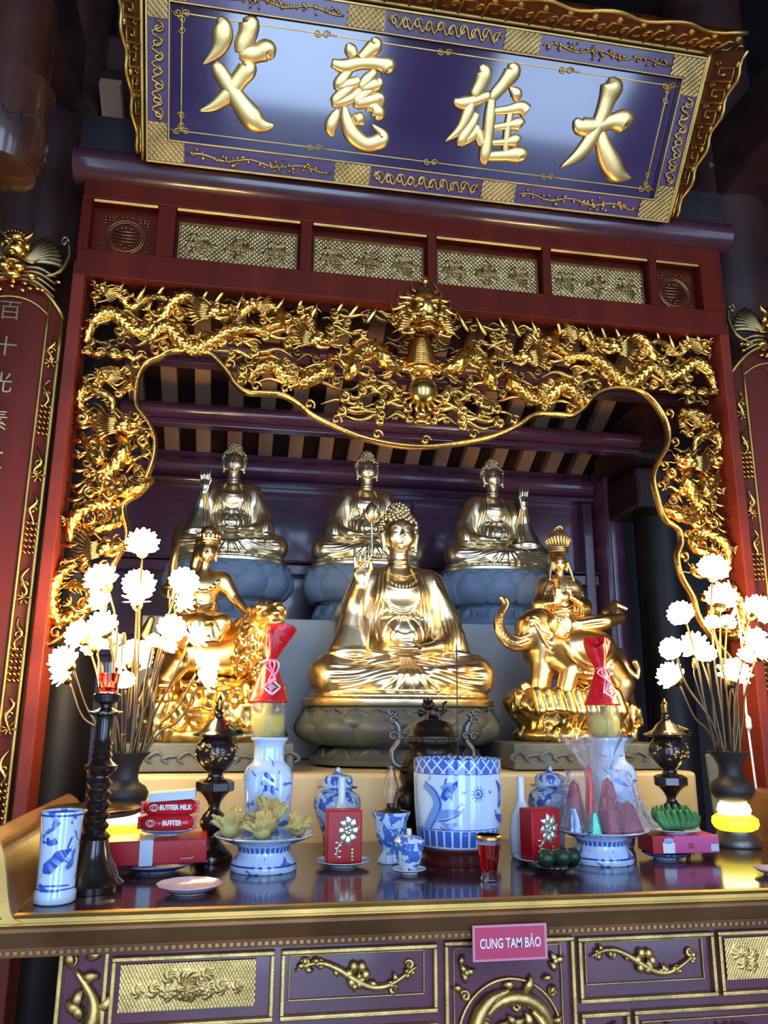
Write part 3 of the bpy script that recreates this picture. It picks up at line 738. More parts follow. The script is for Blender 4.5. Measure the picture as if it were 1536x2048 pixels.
# ---- region test for the fretwork
poly = np.vstack([OW[:, [0, 2]], [[1.075, OW[-1, 2]], [1.075, 2.90], [-1.075, 2.90], [-1.075, OW[0, 2]]]])
def inside(x, z):
    c = False; n = len(poly); j = n-1
    for i in range(n):
        xi, zi = poly[i]; xj, zj = poly[j]
        if (zi > z) != (zj > z) and x < (xj-xi)*(z-zi)/(zj-zi)+xi: c = not c
        j = i
    return c
def edge_d(x, z): return float(np.min(np.hypot(E1[:, 0]-x, E1[:, 2]-z)))
# ---- dragons
def scales(i, j):
    a, c_ = PI*i/6.0, PI*j/4.0
    return .92+.34*np.maximum(np.abs(np.sin(a)*np.sin(c_)), np.abs(np.cos(a)*np.cos(c_)))
def W2(pts, y=FB-.015): return np.array([at(x, y_, FB)+np.array([0, y-FB, 0]) for x, y_ in pts])
def mirror_p(P): Q = np.array(P, float).copy(); Q[:, 0] *= -1; return Q
def taper(b, pts, r, n=6, flat=(1, .7)): b.tube(spl(pts, 5), r, n, flat=flat, up=(0, -1, 0))
def dragon_head(p, s, ang, fx, y0):
    """profile head: p=(x,z), s=size, fx=+1 looks to +x, ang tilts the nose up; built from skull, brow, jaws, mane, horns"""
    b = MB(); mane = MB()
    ca, sa = math.cos(ang), math.sin(ang)
    def T(u, v, w=0): return (p[0]+fx*(u*ca-v*sa)*s, y0-w*s, p[1]+(u*sa+v*ca)*s)
    def E(u, v, w, ru, rv, rw): b.ell(T(u, v, w), (ru*s, rw*s, rv*s), rot=(0, -fx*ang, 0), n=10, m=6)
    E(0, 0, .1, .34, .26, .26); E(.34, -.02, .12, .24, .15, .19); E(.56, .05, .16, .12, .13, .15)
    E(.10, .22, .22, .16, .09, .12); E(.12, .08, .36, .07, .07, .06); E(.0, .30, .1, .12, .10, .12); E(-.15, -.12, .18, .2, .16, .14)
    E(.62, .13, .24, .05, .05, .05)
    b.tube(spl([T(.0, -.22, .1), T(.22, -.30, .12), (T(.46, -.24, .12)), T(.56, -.14, .1)], 4), [.12*s, .09*s, .07*s, .03*s], 7, up=(0, -1, 0))
    for k in range(5): b.tube([T(.22+.08*k, -.13, .22), T(.23+.08*k, -.20, .22)], [.022*s, .004*s], 5, up=(0, -1, 0))
    taper(b, [T(-.1, .26, .05), T(-.35, .55, .08), T(-.50, .62, .05), T(-.62, .85, 0)], [.06*s, .05*s, .035*s, .008*s])
    taper(b, [T(.58, .02, .2), T(.78, .10, .25), T(.86, .28, .2), T(.98, .30, .15)], [.03*s, .025*s, .02*s, .004*s])
    taper(b, [T(.52, -.10, .2), T(.72, -.22, .2), T(.9, -.2, .15), T(1.05, -.32, .1)], [.03*s, .025*s, .02*s, .004*s])
    for k in range(9):
        v0 = .26-.07*k; L = 1.05-.05*abs(k-4); up_ = .55-.10*k
        q = [T(-.22, v0, .16+.03*(k % 2)), T(-.45, v0-.05, .22), T(-.72*L, v0+up_*.35, .15), T(-.95*L, v0+up_*.9, .12), T(-1.2*L, v0+up_*.95+.1, .05)]
        mane.tube(spl(q, 5), [.05*s, .055*s, .05*s, .035*s, .006*s], 6, up=(0, -1, 0), flat=(1, .8))
    return b, mane
def fins(b, P, step, h, side=1):
    for i in range(3, len(P)-3, step):
        t_ = P[min(i+2, len(P)-1)]-P[max(i-2, 0)]; t_ /= np.linalg.norm(t_); nrm = np.array([-t_[2], 0, t_[0]])*side
        a = P[i]; b.tube(spl([a, a+nrm*h*.5+t_*h*.1, a+nrm*h-t_*h*.35], 3), [h*.22, h*.16, h*.02], 5, up=(0, -1, 0), flat=(1, .5))
def leg(b, a, k, f, s):
    b.tube(spl([a, k, f], 4), [.6*s, .45*s, .35*s], 7, up=(0, -1, 0))
    d = np.array(f)-np.array(k); d /= np.linalg.norm(d); nn = np.array([-d[2], 0, d[0]])
    for q in (-1.1, -.4, .3, 1.0):
        tip = np.array(f)+(d*1.0+nn*q)*s*1.5
        b.tube(spl([f, (np.array(f)+tip)/2+np.array([0, -.4*s, 0])+nn*q*s*.3, tip], 3), [.3*s, .22*s, .03*s], 5, up=(0, -1, 0))
DR = [ # body path px, radius, head px, head size m, tilt, facing, fin side
 dict(body=[(172,690),(188,655),(208,636),(228,634),(248,648),(268,663),(300,660),(325,640),(345,612),(372,600),(392,610),(405,622)], r=.017, head=None, fin=1),
 dict(body=[(303,690),(316,668),(334,661),(352,676),(372,694),(398,697),(428,684),(462,668),(500,664),(540,672)], r=.018, head=(430,634), hs=.075, ang=.12, fx=1, fin=1),
 dict(body=[(496,766),(518,744),(545,734),(566,752),(600,765),(632,758),(655,742),(660,715)], r=.018, head=(632,690), hs=.072, ang=-.1, fx=1, fin=1),
 dict(body=[(800,742),(770,728),(752,704),(728,703),(710,720),(703,748),(690,760)], r=.021, head=None, fin=-1),
 dict(body=[(470,648),(500,620),(530,612),(560,625),(555,655),(520,662)], r=.014, head=(505,618), hs=.045, ang=.2, fx=-1, fin=-1),
 dict(body=[(238,872),(252,900),(238,925),(215,945),(220,975),(252,985),(285,978),(305,960)], r=.018, head=(250,858), hs=.072, ang=.1, fx=1, fin=1),
 dict(body=[(165,870),(180,905),(200,925),(205,890),(196,850),(172,830),(160,800),(175,780),(200,790),(225,805),(226,830)], r=.013, head=None, fin=-1),
 dict(body=[(140,1085),(150,1045),(175,1020),(205,1010),(232,1022),(225,1052),(192,1062),(168,1052)], r=.015, head=(215,1100), hs=.070, ang=.15, fx=1, fin=-1),
 dict(body=[(150,1130),(125,1150),(108,1180),(105,1215),(118,1240),(150,1230),(180,1210),(190,1185),(160,1170),(130,1175)], r=.016, head=None, fin=1),
 dict(body=[(190,770),(205,752),(228,742),(250,752),(262,775),(240,785)], r=.010, head=(212,758), hs=.035, ang=.4, fx=-1, fin=1),
 dict(body=[(190,600),(215,590),(240,598),(262,615),(300,600),(330,605),(352,625)], r=.010, head=(208,588), hs=.042, ang=.5, fx=-1, fin=1),
]
FIRE = mat('gilt_warm_scales', (.80, .42, .09), .24, 1, bump=.25, bscale=120, var=.35, vscale=20)
for q, D in enumerate(DR):
    base = spl(W2(D['body'], FB-.012), 12)
    base[:, 1] += -.012*np.sin(np.linspace(0, 3*PI, len(base)))
    for s in (-1, 1):
        P = base if s < 0 else mirror_p(base)
        if s > 0:  # small shift so the right half follows the carving there
            P = P+np.array([0, 0, .004])
        b = MB(); r_ = D['r']*1.12; b.tube(P, [r_*.55, r_, r_*1.08, r_, r_*.85, r_*.45], 24, up=(0, -1, 0), flat=(1, 1), bump=scales)
        o = gp('dragon', b, FIRE)
        fb = MB(); fins(fb, P, 5 if r_ > .012 else 6, r_*1.6, D['fin']*(1 if s < 0 else -1)); gp('dorsal_fin', fb, GOLD, o).location = (0, 0, 0)
        lb = MB(); n = len(P)
        for u in (.3, .68):
            i = int(n*u); a = P[i]; sg = -1 if s < 0 else 1
            k = a+np.array([sg*.03, -.01, -.028]); f = a+np.array([sg*.052, -.015, -.04+.03*(u > .5)])
            if inside(f[0], f[2]): leg(lb, a, k, f, r_*.75)
        if lb.n: gp('claw', lb, GOLD, o)
        if D['head'] is not None:
            hp = at(*D['head'], FB); x = hp[0] if s < 0 else -hp[0]; fx = D['fx'] if s < 0 else -D['fx']
            hb, mn = dragon_head((x, hp[2]), D['hs']*1.15, D['ang'], fx, FB-.03)
            h = gp('dragon_head', hb, GOLD, o); gp('mane', mn, GOLD, o)
# frontal dragon head and neck in the middle
c = at(842, 640, FB-.05); cx, cz = 0.0, c[2]; yy = FB-.05
o = None
b = MB(); nk = at(840, 750, FB)
for i in range(15):
    u = i/14; b.tube([(cx+(.026+.030*u)*math.cos(a), yy+.045+(-.026-.020*u)*math.sin(a), cz-.055-.095*u) for a in np.linspace(0, PI, 13)], .0055, 6, up=(0, 0, 1))
b.lathe([(.020, 0), (.036, -.06), (.050, -.105), (.040, -.13)], 20, (cx, yy+.045, cz-.04), sxy=(1, .6))
neck = gp('belly_plated_neck', b, FIRE)
b = MB(); s = .086
def C(u, v, w): return (cx+u*s, yy-w*s, cz+v*s)
def Ec(u, v, w, ru, rv, rw, **k): b.ell(C(u, v, w), (ru*s, rw*s, rv*s), n=14, m=9, **k)
Ec(0, .35, .2, .62, .70, .55); Ec(0, -.35, .65, .42, .26, .42)
for q in (-1, 1):
    Ec(q*.27, .28, .66, .17, .15, .14); Ec(q*.30, .50, .62, .28, .11, .16, rot=(0, -q*.3, 0)); Ec(q*.22, -.22, .98, .13, .11, .12); Ec(q*.5, -.2, .5, .25, .22, .25)
    Ec(q*.55, -.62, .35, .16, .22, .2); Ec(q*.62, .2, .3, .14, .26, .12, rot=(0, q*.5, 0))
    taper(b, [C(q*.3, -.25, 1.05), C(q*.65, -.32, 1.05), C(q*.95, -.10, .8), C(q*1.25, -.2, .6)], [.05*s, .06*s, .04*s, .01*s])
    taper(b, [C(q*.4, -.75, .5), C(q*.85, -.85, .5), C(q*1.0, -.70, .5), C(q*1.3, -.85, .4)], [.06*s, .07*s, .04*s, .01*s])
b.tube(spl([C(-.5, -.58, .5), C(-.25, -.72, .85), C(0, -.76, .95), C(.25, -.72, .85), C(.5, -.58, .5)], 4), .1*s, 8, up=(0, 0, 1))
b.tube(spl([C(-.48, -.46, .6), C(-.2, -.50, .95), C(0, -.48, 1.02), C(.2, -.50, .95), C(.48, -.46, .6)], 4), .06*s, 8, up=(0, 0, 1))
for k in range(9): b.tube([C(-.32+.08*k, -.52, .92-.12*abs(k-4)/4*2), C(-.32+.08*k, -.66, .92-.12*abs(k-4)/4*2)], [.035*s, .012*s], 5, up=(0, -1, 0))
hd = gp('frontal_dragon_head', b, GOLD)
b = MB(); b.ell(C(0, .85, .2), (.42*s, .36*s, .48*s), n=16, m=10); gp('forehead_pearl', b, BRONZEL and mat('antique_gold', (.25, .17, .07), .3, 1), hd)
b = MB(); b.lathe([(.004, 0), (.012, .008), (.011, .018), (.0, .036)], 10, C(0, 1.32, .3)); gp('lotus_bud_finial', b, GOLD, hd)
for q in (-1, 1):
    for k in range(9):
        a = R(-22+14*k); r0, r1 = .62, 1.35+.18*(k % 2)
        b = MB(); pts = []
        for i, u in enumerate(np.linspace(0, 1, 6)):
            rr_ = r0+(r1-r0)*u; aa = a+.18*math.sin(u*6.5)
            pts.append(C(q*rr_*math.cos(aa)*.95, rr_*math.sin(aa)*1.0-.05+.12*u, .25-.1*u))
        b.tube(spl(pts, 4), [.13*s, .12*s, .10*s, .07*s, .01*s], 7, up=(0, -1, 0), flat=(1, .6)); gp('flame_mane_lock', b, GOLD, hd)
    for k in range(5):
        b = MB(); taper(b, [C(q*(.5+.05*k), -.3-.06*k, .5), C(q*(.85+.05*k), -.25-.12*k, .55), C(q*(1.15), -.1-.13*k, .4)], [.08*s, .08*s, .01*s]); gp('cheek_whisker', b, GOLD, hd)
# pearl below with its flame collar
pc = at(835, 790, FB); b = MB(); b.ell((.0, FB-.03, pc[2]), (.050, .044, .050), n=28, m=18)
pl = gp('dragon_pearl', b, mat('burnished_gold_ball', (.50, .33, .10), .24, 1))
b = MB()
for k in range(9):
    a = PI+PI*(k+.5)/9; taper(b, [(.046*math.cos(a), FB-.03, pc[2]+.046*math.sin(a)), (.066*math.cos(a), FB-.035, pc[2]+.064*math.sin(a)), (.075*math.cos(a+.2), FB-.03, pc[2]+.082*math.sin(a+.1))], [.007, .007, .001])
b.ell((0, FB-.02, pc[2]-.075), (.026, .012, .012)); b.ell((0, FB-.02, pc[2]-.10), (.034, .014, .013)); b.ell((-.018, FB-.035, pc[2]-.088), .008); b.ell((.018, FB-.035, pc[2]-.088), .008)
gp('pearl_flame_collar', b, GOLD, pl)
# cloud scrolls and wisps: each a part
rr = random.Random(21); cnt = 0
hx = [at(*D['head'], FB)[[0, 2]] for D in DR if D['head'] and D['hs'] > .06]
def wisp(x, z, L, w, d, ph):
    b = MB(); q = []
    for i in range(7):
        a = -i*.95; q.append((x+d*(.013*(1-i*.09))*math.sin(-a)*w, FB-.004-.002*i, z+.011*w*(1-math.cos(a))-.004)) if False else None
    # curled head
    for i in range(9):
        a = 2.6*PI*(1-i/8); r_ = .0125*w*(.25+.75*i/8); q.append((x+d*r_*math.sin(a), FB-.016+.001*i, z+r_*math.cos(a)))
    x1 = q[-1][0]; z1 = q[-1][2]
    for i in range(1, 7):
        u = i/6; q.append((x1+d*L*u, FB-.006, z1-.010*w*u+.008*w*math.sin(u*2*PI+ph)))
    b.tube(spl(q, 3), [.0035*w, .005*w, .0065*w, .0075*w, .007*w, .0055*w, .001], 6, up=(0, -1, 0), flat=(1, 1.5)); return b
tries = 0; placed = []
while cnt < 140 and tries < 12000:
    tries += 1
    x = rr.uniform(-1.05, 0); z = rr.uniform(1.95, 2.885); d = rr.choice((-1, 1)); L = rr.uniform(.06, .15); w = rr.uniform(.95, 1.5)
    if z < 2.5 and x > -.80: continue
    if x < -.85 and z < 2.62: L *= .55
    if not (inside(x, z) and inside(x+d*L, z) and inside(x+d*L*.5, z-.012)): continue
    if edge_d(x, z) < .016 or edge_d(x+d*L, z) < .008 or x+d*L > 0 or x+d*L < -1.06: continue
    if any(abs(x-a) < .042 and abs(z-c_) < .018 for a, c_ in placed): continue
    if any(np.hypot(x-h_[0], z-h_[1]) < .04 for h_ in hx): continue
    placed.append((x, z)); cnt += 1; ph = rr.uniform(0, 6)
    for s in (-1, 1):
        b = wisp(x*(-s), z, L, w, d*(-s), ph); 
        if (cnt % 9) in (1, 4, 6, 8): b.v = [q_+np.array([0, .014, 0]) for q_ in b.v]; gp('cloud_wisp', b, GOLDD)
        else: gp('cloud_wisp', b, GOLD)
# little flame spikes standing up behind the dragons and curls along the opening edge
rr = random.Random(5)
for x in np.arange(-1.04, -.12, .062):
    for s in (-1, 1):
        xx = s*abs(x+rr.uniform(-.012, .012)); z0 = 2.835+.03*rr.random(); d = -s*(.02+.02*rr.random())
        b = MB(); taper(b, [(xx, FB-.01, z0), (xx+d*.6, FB-.02, z0+.03), (xx+d*1.1, FB-.025, z0+.062)], [.008, .009, .0015]); gp('flame_spike', b, GOLD)
for i in range(14, len(E1)-20, 6):
    p_ = E1[i]; t_ = E1[i+1]-E1[i-1]; t_ /= np.linalg.norm(t_); nn = np.array([-t_[2], 0, t_[0]])
    q = p_+nn*.02
    if not inside(q[0], q[2]): nn = -nn; q = p_+nn*.02
    b = MB(); w = []
    for k in range(12):
        a = k*.62; r_ = .018*(1-k/14); w.append(q+t_*r_*math.cos(a)+nn*r_*math.sin(a)+np.array([0, -.008, 0]))
    b.tube(w, [.004, .0065, .005], 6, up=(0, -1, 0), flat=(1, 1.4)); gp('edge_curl', b, GOLD)
for s in (-1, 1):
    for z in np.arange(2.02, 2.60, .045):
        b = MB(); x0 = s*1.064; taper(b, [(x0, FB, z), (x0-s*.03, FB-.015, z-.008), (x0-s*.06, FB-.01, z+.012+.01*math.sin(z*90))], [.007, .008, .0015]); gp('flame_spike', b, GOLD)

# ---------------------------------------------------------------- couplet boards on the two columns
def couplet(s):
    lab = 'left' if s < 0 else 'right'
    xc = -1.266 if s < 0 else 1.262; yc = 2.60; Rr = .26; ha = .57
    t = thing('couplet_board', 'curved red %s couplet board with gilded carved border and crest' % ('left-hand' if s < 0 else 'right-hand'), 'plaque', (xc, yc, 1.1), group=None)
    def cyl(a, r, z): return (r*math.sin(a), -r*math.cos(a), z-1.1)
    ZL, ZH = 1.1, 2.86
    b = MB(); n = 17; A = np.linspace(-ha, ha, n)
    def top(a): return ZH-.10*(abs(a)/ha)**2.4-.0
    v = [cyl(a, Rr, ZL) for a in A]+[cyl(a, Rr, top(a)) for a in A]+[cyl(a, Rr-.02, ZL) for a in A]+[cyl(a, Rr-.02, top(a)) for a in A]
    f = [(i, i+1, n+i+1, n+i) for i in range(n-1)]+[(n+i, n+i+1, 3*n+i+1, 3*n+i) for i in range(n-1)]+[(2*n, 0, n, 3*n), (n-1, 3*n-1, 4*n-1, 2*n-1)]+[(2*n+i+1, 2*n+i, 3*n+i, 3*n+i+1) for i in range(n-1)]
    obj('board', MB().add(v, f), RED, t, angle=40)
    for q in (-1, 1):
        for a_, w in ((ha*.98, .0085), (ha*.70, .005)):
            P = [cyl(q*a_, Rr+.004, z) for z in np.linspace(ZL, top(a_)-.01, 20)]
            obj('gilt_edge_strip', MB().tube(P, w, 6, up=(0, -1, 0)), GOLDT, t)
        b = MB(); k = 0; z = ZH-.16; rr = random.Random(4+q)
        a_ = q*ha*.84
        while z > ZL+.06:
            kind = k % 4
            if kind == 3:
                for i in range(6):
                    for j in range(3): c_ = cyl(a_+(j-1)*.045, Rr+.004, z-i*.017); b.tube([np.array(c_)+(-.007, 0, .006), np.array(c_)+(.007, -.003, -.006)], .0035, 5, up=(0, -1, 0))
                z -= .13
            elif kind == 1:
                c_ = np.array(cyl(a_, Rr+.006, z))
                for i in range(7):
                    aa = i*2*PI/7; b.tube([c_, c_+np.array((.022*math.cos(aa), -.004, .022*math.sin(aa)))], [.003, .007, .002], 6, up=(0, -1, 0))
                z -= .055
            else:
                c_ = np.array(cyl(a_, Rr+.005, z))
                P = spl([c_+np.array((.010*math.sin(u*2.2+k), -.002, -.07*u/3)) for u in range(5)], 4); b.tube(P, [.002, .006, .0075, .005, .002], 6, up=(0, -1, 0))
                b.tube([c_+np.array((.012*math.cos(i*.6)*(1-i/14), -.004, -.05+.012*math.sin(i*.6)*(1-i/14))) for i in range(12)], .003, 5, up=(0, -1, 0))
                z -= .085
            k += 1
        obj('gilt_border_carving', b, GOLD, t)
    # arched rim and crest with a horned mask and wings
    b = MB(); P = [cyl(a, Rr+.006, top(a)+.004) for a in A]; b.tube(P, .007, 8, up=(0, -1, 0)); P = [cyl(a*.72, Rr+.004, top(a*.72)-.055) for a in A]; b.tube(P, .004, 6, up=(0, -1, 0)); obj('arched_gilt_rim', b, GOLDT, t)
    b = MB(); y0 = -Rr-.015; z0 = ZH-1.1
    for q in (-1, 1):
        for k in range(8):
            a = R(10+9*k); P = spl([(q*.02, y0, z0+.06), (q*(.04+.05*math.cos(a)), y0+.01, z0+.06+.07*math.sin(a)), (q*(.045+.09*math.cos(a)), y0+.03, z0+.05+.12*math.sin(a))], 4)
            b.tube(P, [.010, .014, .012, .006], 6, up=(0, -1, 0), flat=(1, .5))
        b.tube(spl([(q*.075, y0, z0+.01), (q*.125, y0+.01, z0+.04), (q*.145, y0+.02, z0+.10), (q*.141, y0+.02, z0+.15)], 4), [.004, .008, .007, .005], 6, up=(0, -1, 0)); b.tube([(q*(.128+.012*math.cos(i*.6)*(1-i/15)), y0+.02, z0+.150+.020*math.sin(i*.6)*(1-i/15)) for i in range(13)], .005, 6, up=(0, -1, 0))
        for k in range(4): b.tube(spl([(q*.02, y0-.01, z0+.03-.012*k), (q*.07, y0-.01, z0+.035-.016*k), (q*.12, y0+.01, z0+.02-.022*k)], 4), [.006, .008, .002], 6, up=(0, -1, 0))
    obj('crest_wing_feathers', b, mat('antique_wing_gold', (.30, .20, .08), .4, 1), t)
    b = MB()
    b.ell((0, y0-.015, z0+.085), (.040, .03, .034)); b.ell((0, y0-.04, z0+.060), (.016, .022, .012)); b.ell((0, y0-.034, z0+.036), (.030, .018, .007)); b.ell((0, y0-.030, z0+.024), (.022, .016, .007))
    for q in (-1, 1):
        b.tube(spl([(q*.022, y0-.02, z0+.12), (q*.045, y0-.02, z0+.145), (q*.040, y0-.02, z0+.175)], 4), [.008, .006, .002], 6); b.tube(spl([(q*.028, y0-.03, z0+.05), (q*.055, y0-.03, z0+.04), (q*.075, y0-.02, z0+.06)], 4), [.005, .004, .001], 6); b.ell((0, y0-.02, z0+.125), (.03, .024, .026))
    for q in (-1, 1): b.ell((q*.018, y0-.042, z0+.095), .010); b.ell((q*.034, y0-.02, z0+.10), (.012, .01, .018)); b.ell((q*.016, y0-.04, z0+.105), (.014, .008, .006)); b.ell((q*.02, y0-.035, z0+.02), (.022, .016, .016)); b.ell((q*.055, y0-.02, z0+.0), (.018, .014, .013))
    for k in range(7): b.ell(((k-3)*.009, y0-.042, z0+.135-.0012*(k-3)**2), .004, n=6, m=4)
    b.ell((0, y0-.02, z0+.0), (.03, .018, .014))
    for k in range(24): b.ell((rng.uniform(-.13, .13), y0+.0, z0-.02+rng.uniform(-.02, .03)), (.010, .008, .006), n=7, m=4)
    obj('crest_mask', b, GOLD, t)
    if s < 0: chars = '百十光素文和'
    else: chars = '三日天下法和'
    ga = mat('outlined_lettering_%s' % lab, (.40, .26, .12), .3, .9)
    for i, ch in enumerate(chars):
        text(ch, .068, ga, t, (0, -Rr-.001, ZH-.105-i*.116-1.1), ext=.004, name='carved_character', res=2)
couplet(-1); couplet(1)

# ---------------------------------------------------------------- hanging name plaque
TI = R(39)
A_ = at(294, 322, 2.26); B_ = at(1330, 445, 2.26)
pc = (A_+B_)/2; PWID = float(B_[0]-A_[0]); PH = .478*PWID/1.61
PLH = .505
t = thing('name_plaque', 'large purple-blue lacquered plaque with four gold characters in a carved gold frame', 'plaque', tuple(pc), (TI, 0, 0))
PM = np.array(Matrix.Translation(Vector(pc)) @ Matrix.Rotation(TI, 4, 'X'))
nrm = PM[:3, 1]
def pq(px, py, off=0.0):
    d = ray(px, py); tt = ((pc-CAM) @ nrm)/(d @ nrm); P = CAM+d*tt-pc
    return np.array([P[0], off, P @ PM[:3, 2]])
HW = PWID/2
FWd = .068   # frame width
obj('panel', MB().box((0, .012, PLH/2), (PWID-.06, .02, PLH-.06)), PLAQUE, t, smooth=False)
def strip(x0, x1, z0, z1, d=.03, y=-.0): return MB().box(((x0+x1)/2, y+.0, (z0+z1)/2), (x1-x0, d, z1-z0))
FRD = mat('frame_ground_violet', (.07, .03, .09), .3, coat=.4)
obj('frame_rail', strip(-HW, HW, 0, FWd), FRD, t, smooth=False); obj('frame_rail', strip(-HW, HW, PLH-FWd, PLH), FRD, t, smooth=False)
obj('frame_stile', strip(-HW, -HW+FWd, FWd, PLH-FWd), FRD, t, smooth=False); obj('frame_stile', strip(HW-FWd, HW, FWd, PLH-FWd), FRD, t, smooth=False)
def lstrip(x0, x1, z0, z1, w=.006, y=-.018):
    b = MB()
    for a, c_ in (((x0, z0), (x1, z0)), ((x1, z0), (x1, z1)), ((x1, z1), (x0, z1)), ((x0, z1), (x0, z0))):
        b.box(((a[0]+c_[0])/2, y, (a[1]+c_[1])/2), (abs(a[0]-c_[0])+w, .008, w) if a[1] == c_[1] else (w, .008, abs(a[1]-c_[1])-w))
    return b
obj('outer_gilt_bead', lstrip(-HW+.003, HW-.003, .003, PLH-.003), GOLDT, t, smooth=False, bevel=.001)
obj('inner_gilt_bead', lstrip(-HW+FWd, HW-FWd, FWd, PLH-FWd, .004), GOLDT, t, smooth=False, bevel=.001)
cw = FWd-.012
def brocade(x0, x1, z0, z1):
    fn = lambda X, Z: .003+.0030*np.abs(np.sin(X*190+Z*190)*np.sin(X*190-Z*190))
    b = MB().relief(x0, x1, z0, z1, max(6, int((x1-x0)*420)), max(6, int((z1-z0)*420)), fn, y=-.015)
    obj('brocade_relief', b, BROC, t)
m0 = .007
for xa, xb in ((-HW+m0, -HW+.115), (-.29, -.175), (.20, .315), (HW-.115, HW-m0)):
    brocade(xa, xb, m0, FWd-.004); brocade(xa, xb, PLH-FWd+.004, PLH-m0)
for sx in (-1, 1):
    xa, xb = sorted((sx*(HW-m0), sx*(HW-FWd+.004))); brocade(xa, xb, FWd-.004, .115); brocade(xa, xb, PLH-.115, PLH-FWd+.004)
def fret_run(x0, x1, zc, h, vert, seed, style):
    rr = random.Random(seed); b = MB(); L = abs(x1-x0); n = max(3, int(L/.034))
    def M(u, v, w=0): return (zc+v, -.018-w, x0+u) if vert else (x0+u, -.018-w, zc+v)
    if style == 0:
        q = [M(L*i/(n*6), .30*h*math.sin(i*PI/3.2), .003) for i in range(n*6+1)]; b.tube(q, .0032, 6, up=(0, -1, 0))
        for i in range(n):
            u = L*(i+.5)/n; q = [M(u+.016*(1-k/13)*math.cos(k*.62), (-1)**i*.05*h+.34*h*(1-k/13)*math.sin(k*.62), .004) for k in range(12)]; b.tube(q, [.002, .0036, .003], 6, up=(0, -1, 0))
    else:
        q = [M(L*i/20, .12*h*math.sin(i*.9), .002) for i in range(21)]; b.tube(q, .0026, 6, up=(0, -1, 0))
        for i in range(n*3):
            u = L*rr.uniform(.04, .96); v_ = rr.uniform(-.25, .25)*h; a = rr.uniform(0, 2*PI); s_ = rr.uniform(.010, .017)
            b.tube([M(u, v_, .003), M(u+s_*.5*math.cos(a), v_+s_*.5*math.sin(a), .007), M(u+s_*math.cos(a), max(-.42*h, min(.42*h, v_+s_*math.sin(a))), .003)], [.001, .0045, .0005], 6, up=(0, -1, 0), flat=(1, .6))
        for i in range(n):
            u = L*(i+.5)/n; b.ell(M(u, rr.uniform(-.15, .15)*h, .005), (.006, .004, .006), n=7, m=4)
    obj('gilt_frame_carving', b, GOLDT, t)
segs = [(-HW+.12, -.30, 1), (-.165, .19, 0), (.325, HW-.12, 1)]
for xa, xb, st in segs: fret_run(xa, xb, FWd/2, cw, False, 3, st); fret_run(xa, xb, PLH-FWd/2, cw, False, 8, st)
for sx in (-1, 1): fret_run(.12, PLH-.12, sx*(HW-FWd/2), cw, True, 5, 0)
# pinstripe border with cloud knots
ix, iz0, iz1 = HW-FWd-.035, FWd+.030, PLH-FWd-.024
b = lstrip(-ix, ix, iz0, iz1, .0030, .0015); obj('gilt_pinstripe', b, GOLDT, t, smooth=False)
def knot(x, z, s=1, vert=False):
    b = MB()
    for q in (-1, 1):
        dx, dz = (0, q*.013) if vert else (q*.013, 0)
        w = [(x+dx+.012*(1-k/17)*math.cos(k*.6)*s, -.002, z+dz+.011*(1-k/17)*math.sin(k*.6)*q) for k in range(16)]; b.tube(w, .0022, 6, up=(0, -1, 0))
    for k in range(5): b.ell((x+(0 if vert else .018+.006*k)*s, -.001, z+(.018+.006*k if vert else 0)), .003, n=6, m=4)
    obj('cloud_knot_inlay', b, GOLDT, t)
for x in (-.36, .02, .42): knot(x, iz0); knot(x, iz1)
for sx in (-1, 1):
    for z in (iz0, iz1): knot(sx*ix, z, sx); knot(sx*ix, z+(.03 if z == iz0 else -.03), sx, True)
# the four characters, stroke by stroke
def strokes(lst, ox, oy, k):
    b = MB()
    for st in lst:
        a = spl(st, 6); P = np.array([pq(ox+x/k, oy+y/k) for x, y, w in a]); pm = mpp(pc+np.array([P[0][0], 0, .2]))
        w = a[:, 2]/k*pm*1.16
        P[:, 1] = -.004
        b.tube(P, w/2, 12, up=(0, -1, 0), flat=(1, .42))
    return b
FU = [[(525,75,20),(537,110,62),(537,160,72),(522,210,52),(490,250,30),(452,282,4)], [(645,72,30),(655,100,70),(648,150,66),(628,195,62),(622,235,50)], [(612,232,40),(650,238,62),(695,232,60),(735,222,70),(755,258,24)],
      [(500,282,30),(520,305,52),(560,370,60),(615,450,70),(670,520,84),(715,550,52),(766,550,6)], [(648,265,34),(648,300,66),(610,350,60),(560,415,56),(500,465,36),(434,488,4)]]
CI = [[(1200,165,18),(1208,195,52),(1180,225,48),(1140,262,34)], [(1088,190,16),(1098,215,44),(1115,250,36)], [(1016,275,26),(1070,290,46),(1150,275,44),(1225,280,46),(1262,295,66),(1272,322,20)],
      [(1100,305,24),(1062,350,44),(1050,378,40),(1115,362,38),(1138,345,24)], [(1128,360,24),(1070,408,44),(1032,448,40),(1100,432,36),(1150,390,30)],
      [(1210,310,24),(1172,350,42),(1152,386,38),(1215,368,44),(1232,345,20)], [(1222,370,24),(1165,412,40),(1130,448,46),(1190,440,42),(1228,432,40),(1234,470,14)],
      [(1045,478,12),(1030,512,42),(1012,560,46),(1022,602,10)], [(1072,465,18),(1082,525,46),(1108,588,60),(1168,632,54),(1232,615,58),(1240,588,34),(1192,545,5)],
      [(1106,508,8),(1135,522,50),(1158,548,14)], [(1168,490,8),(1195,472,44),(1222,500,52),(1215,528,14)]]
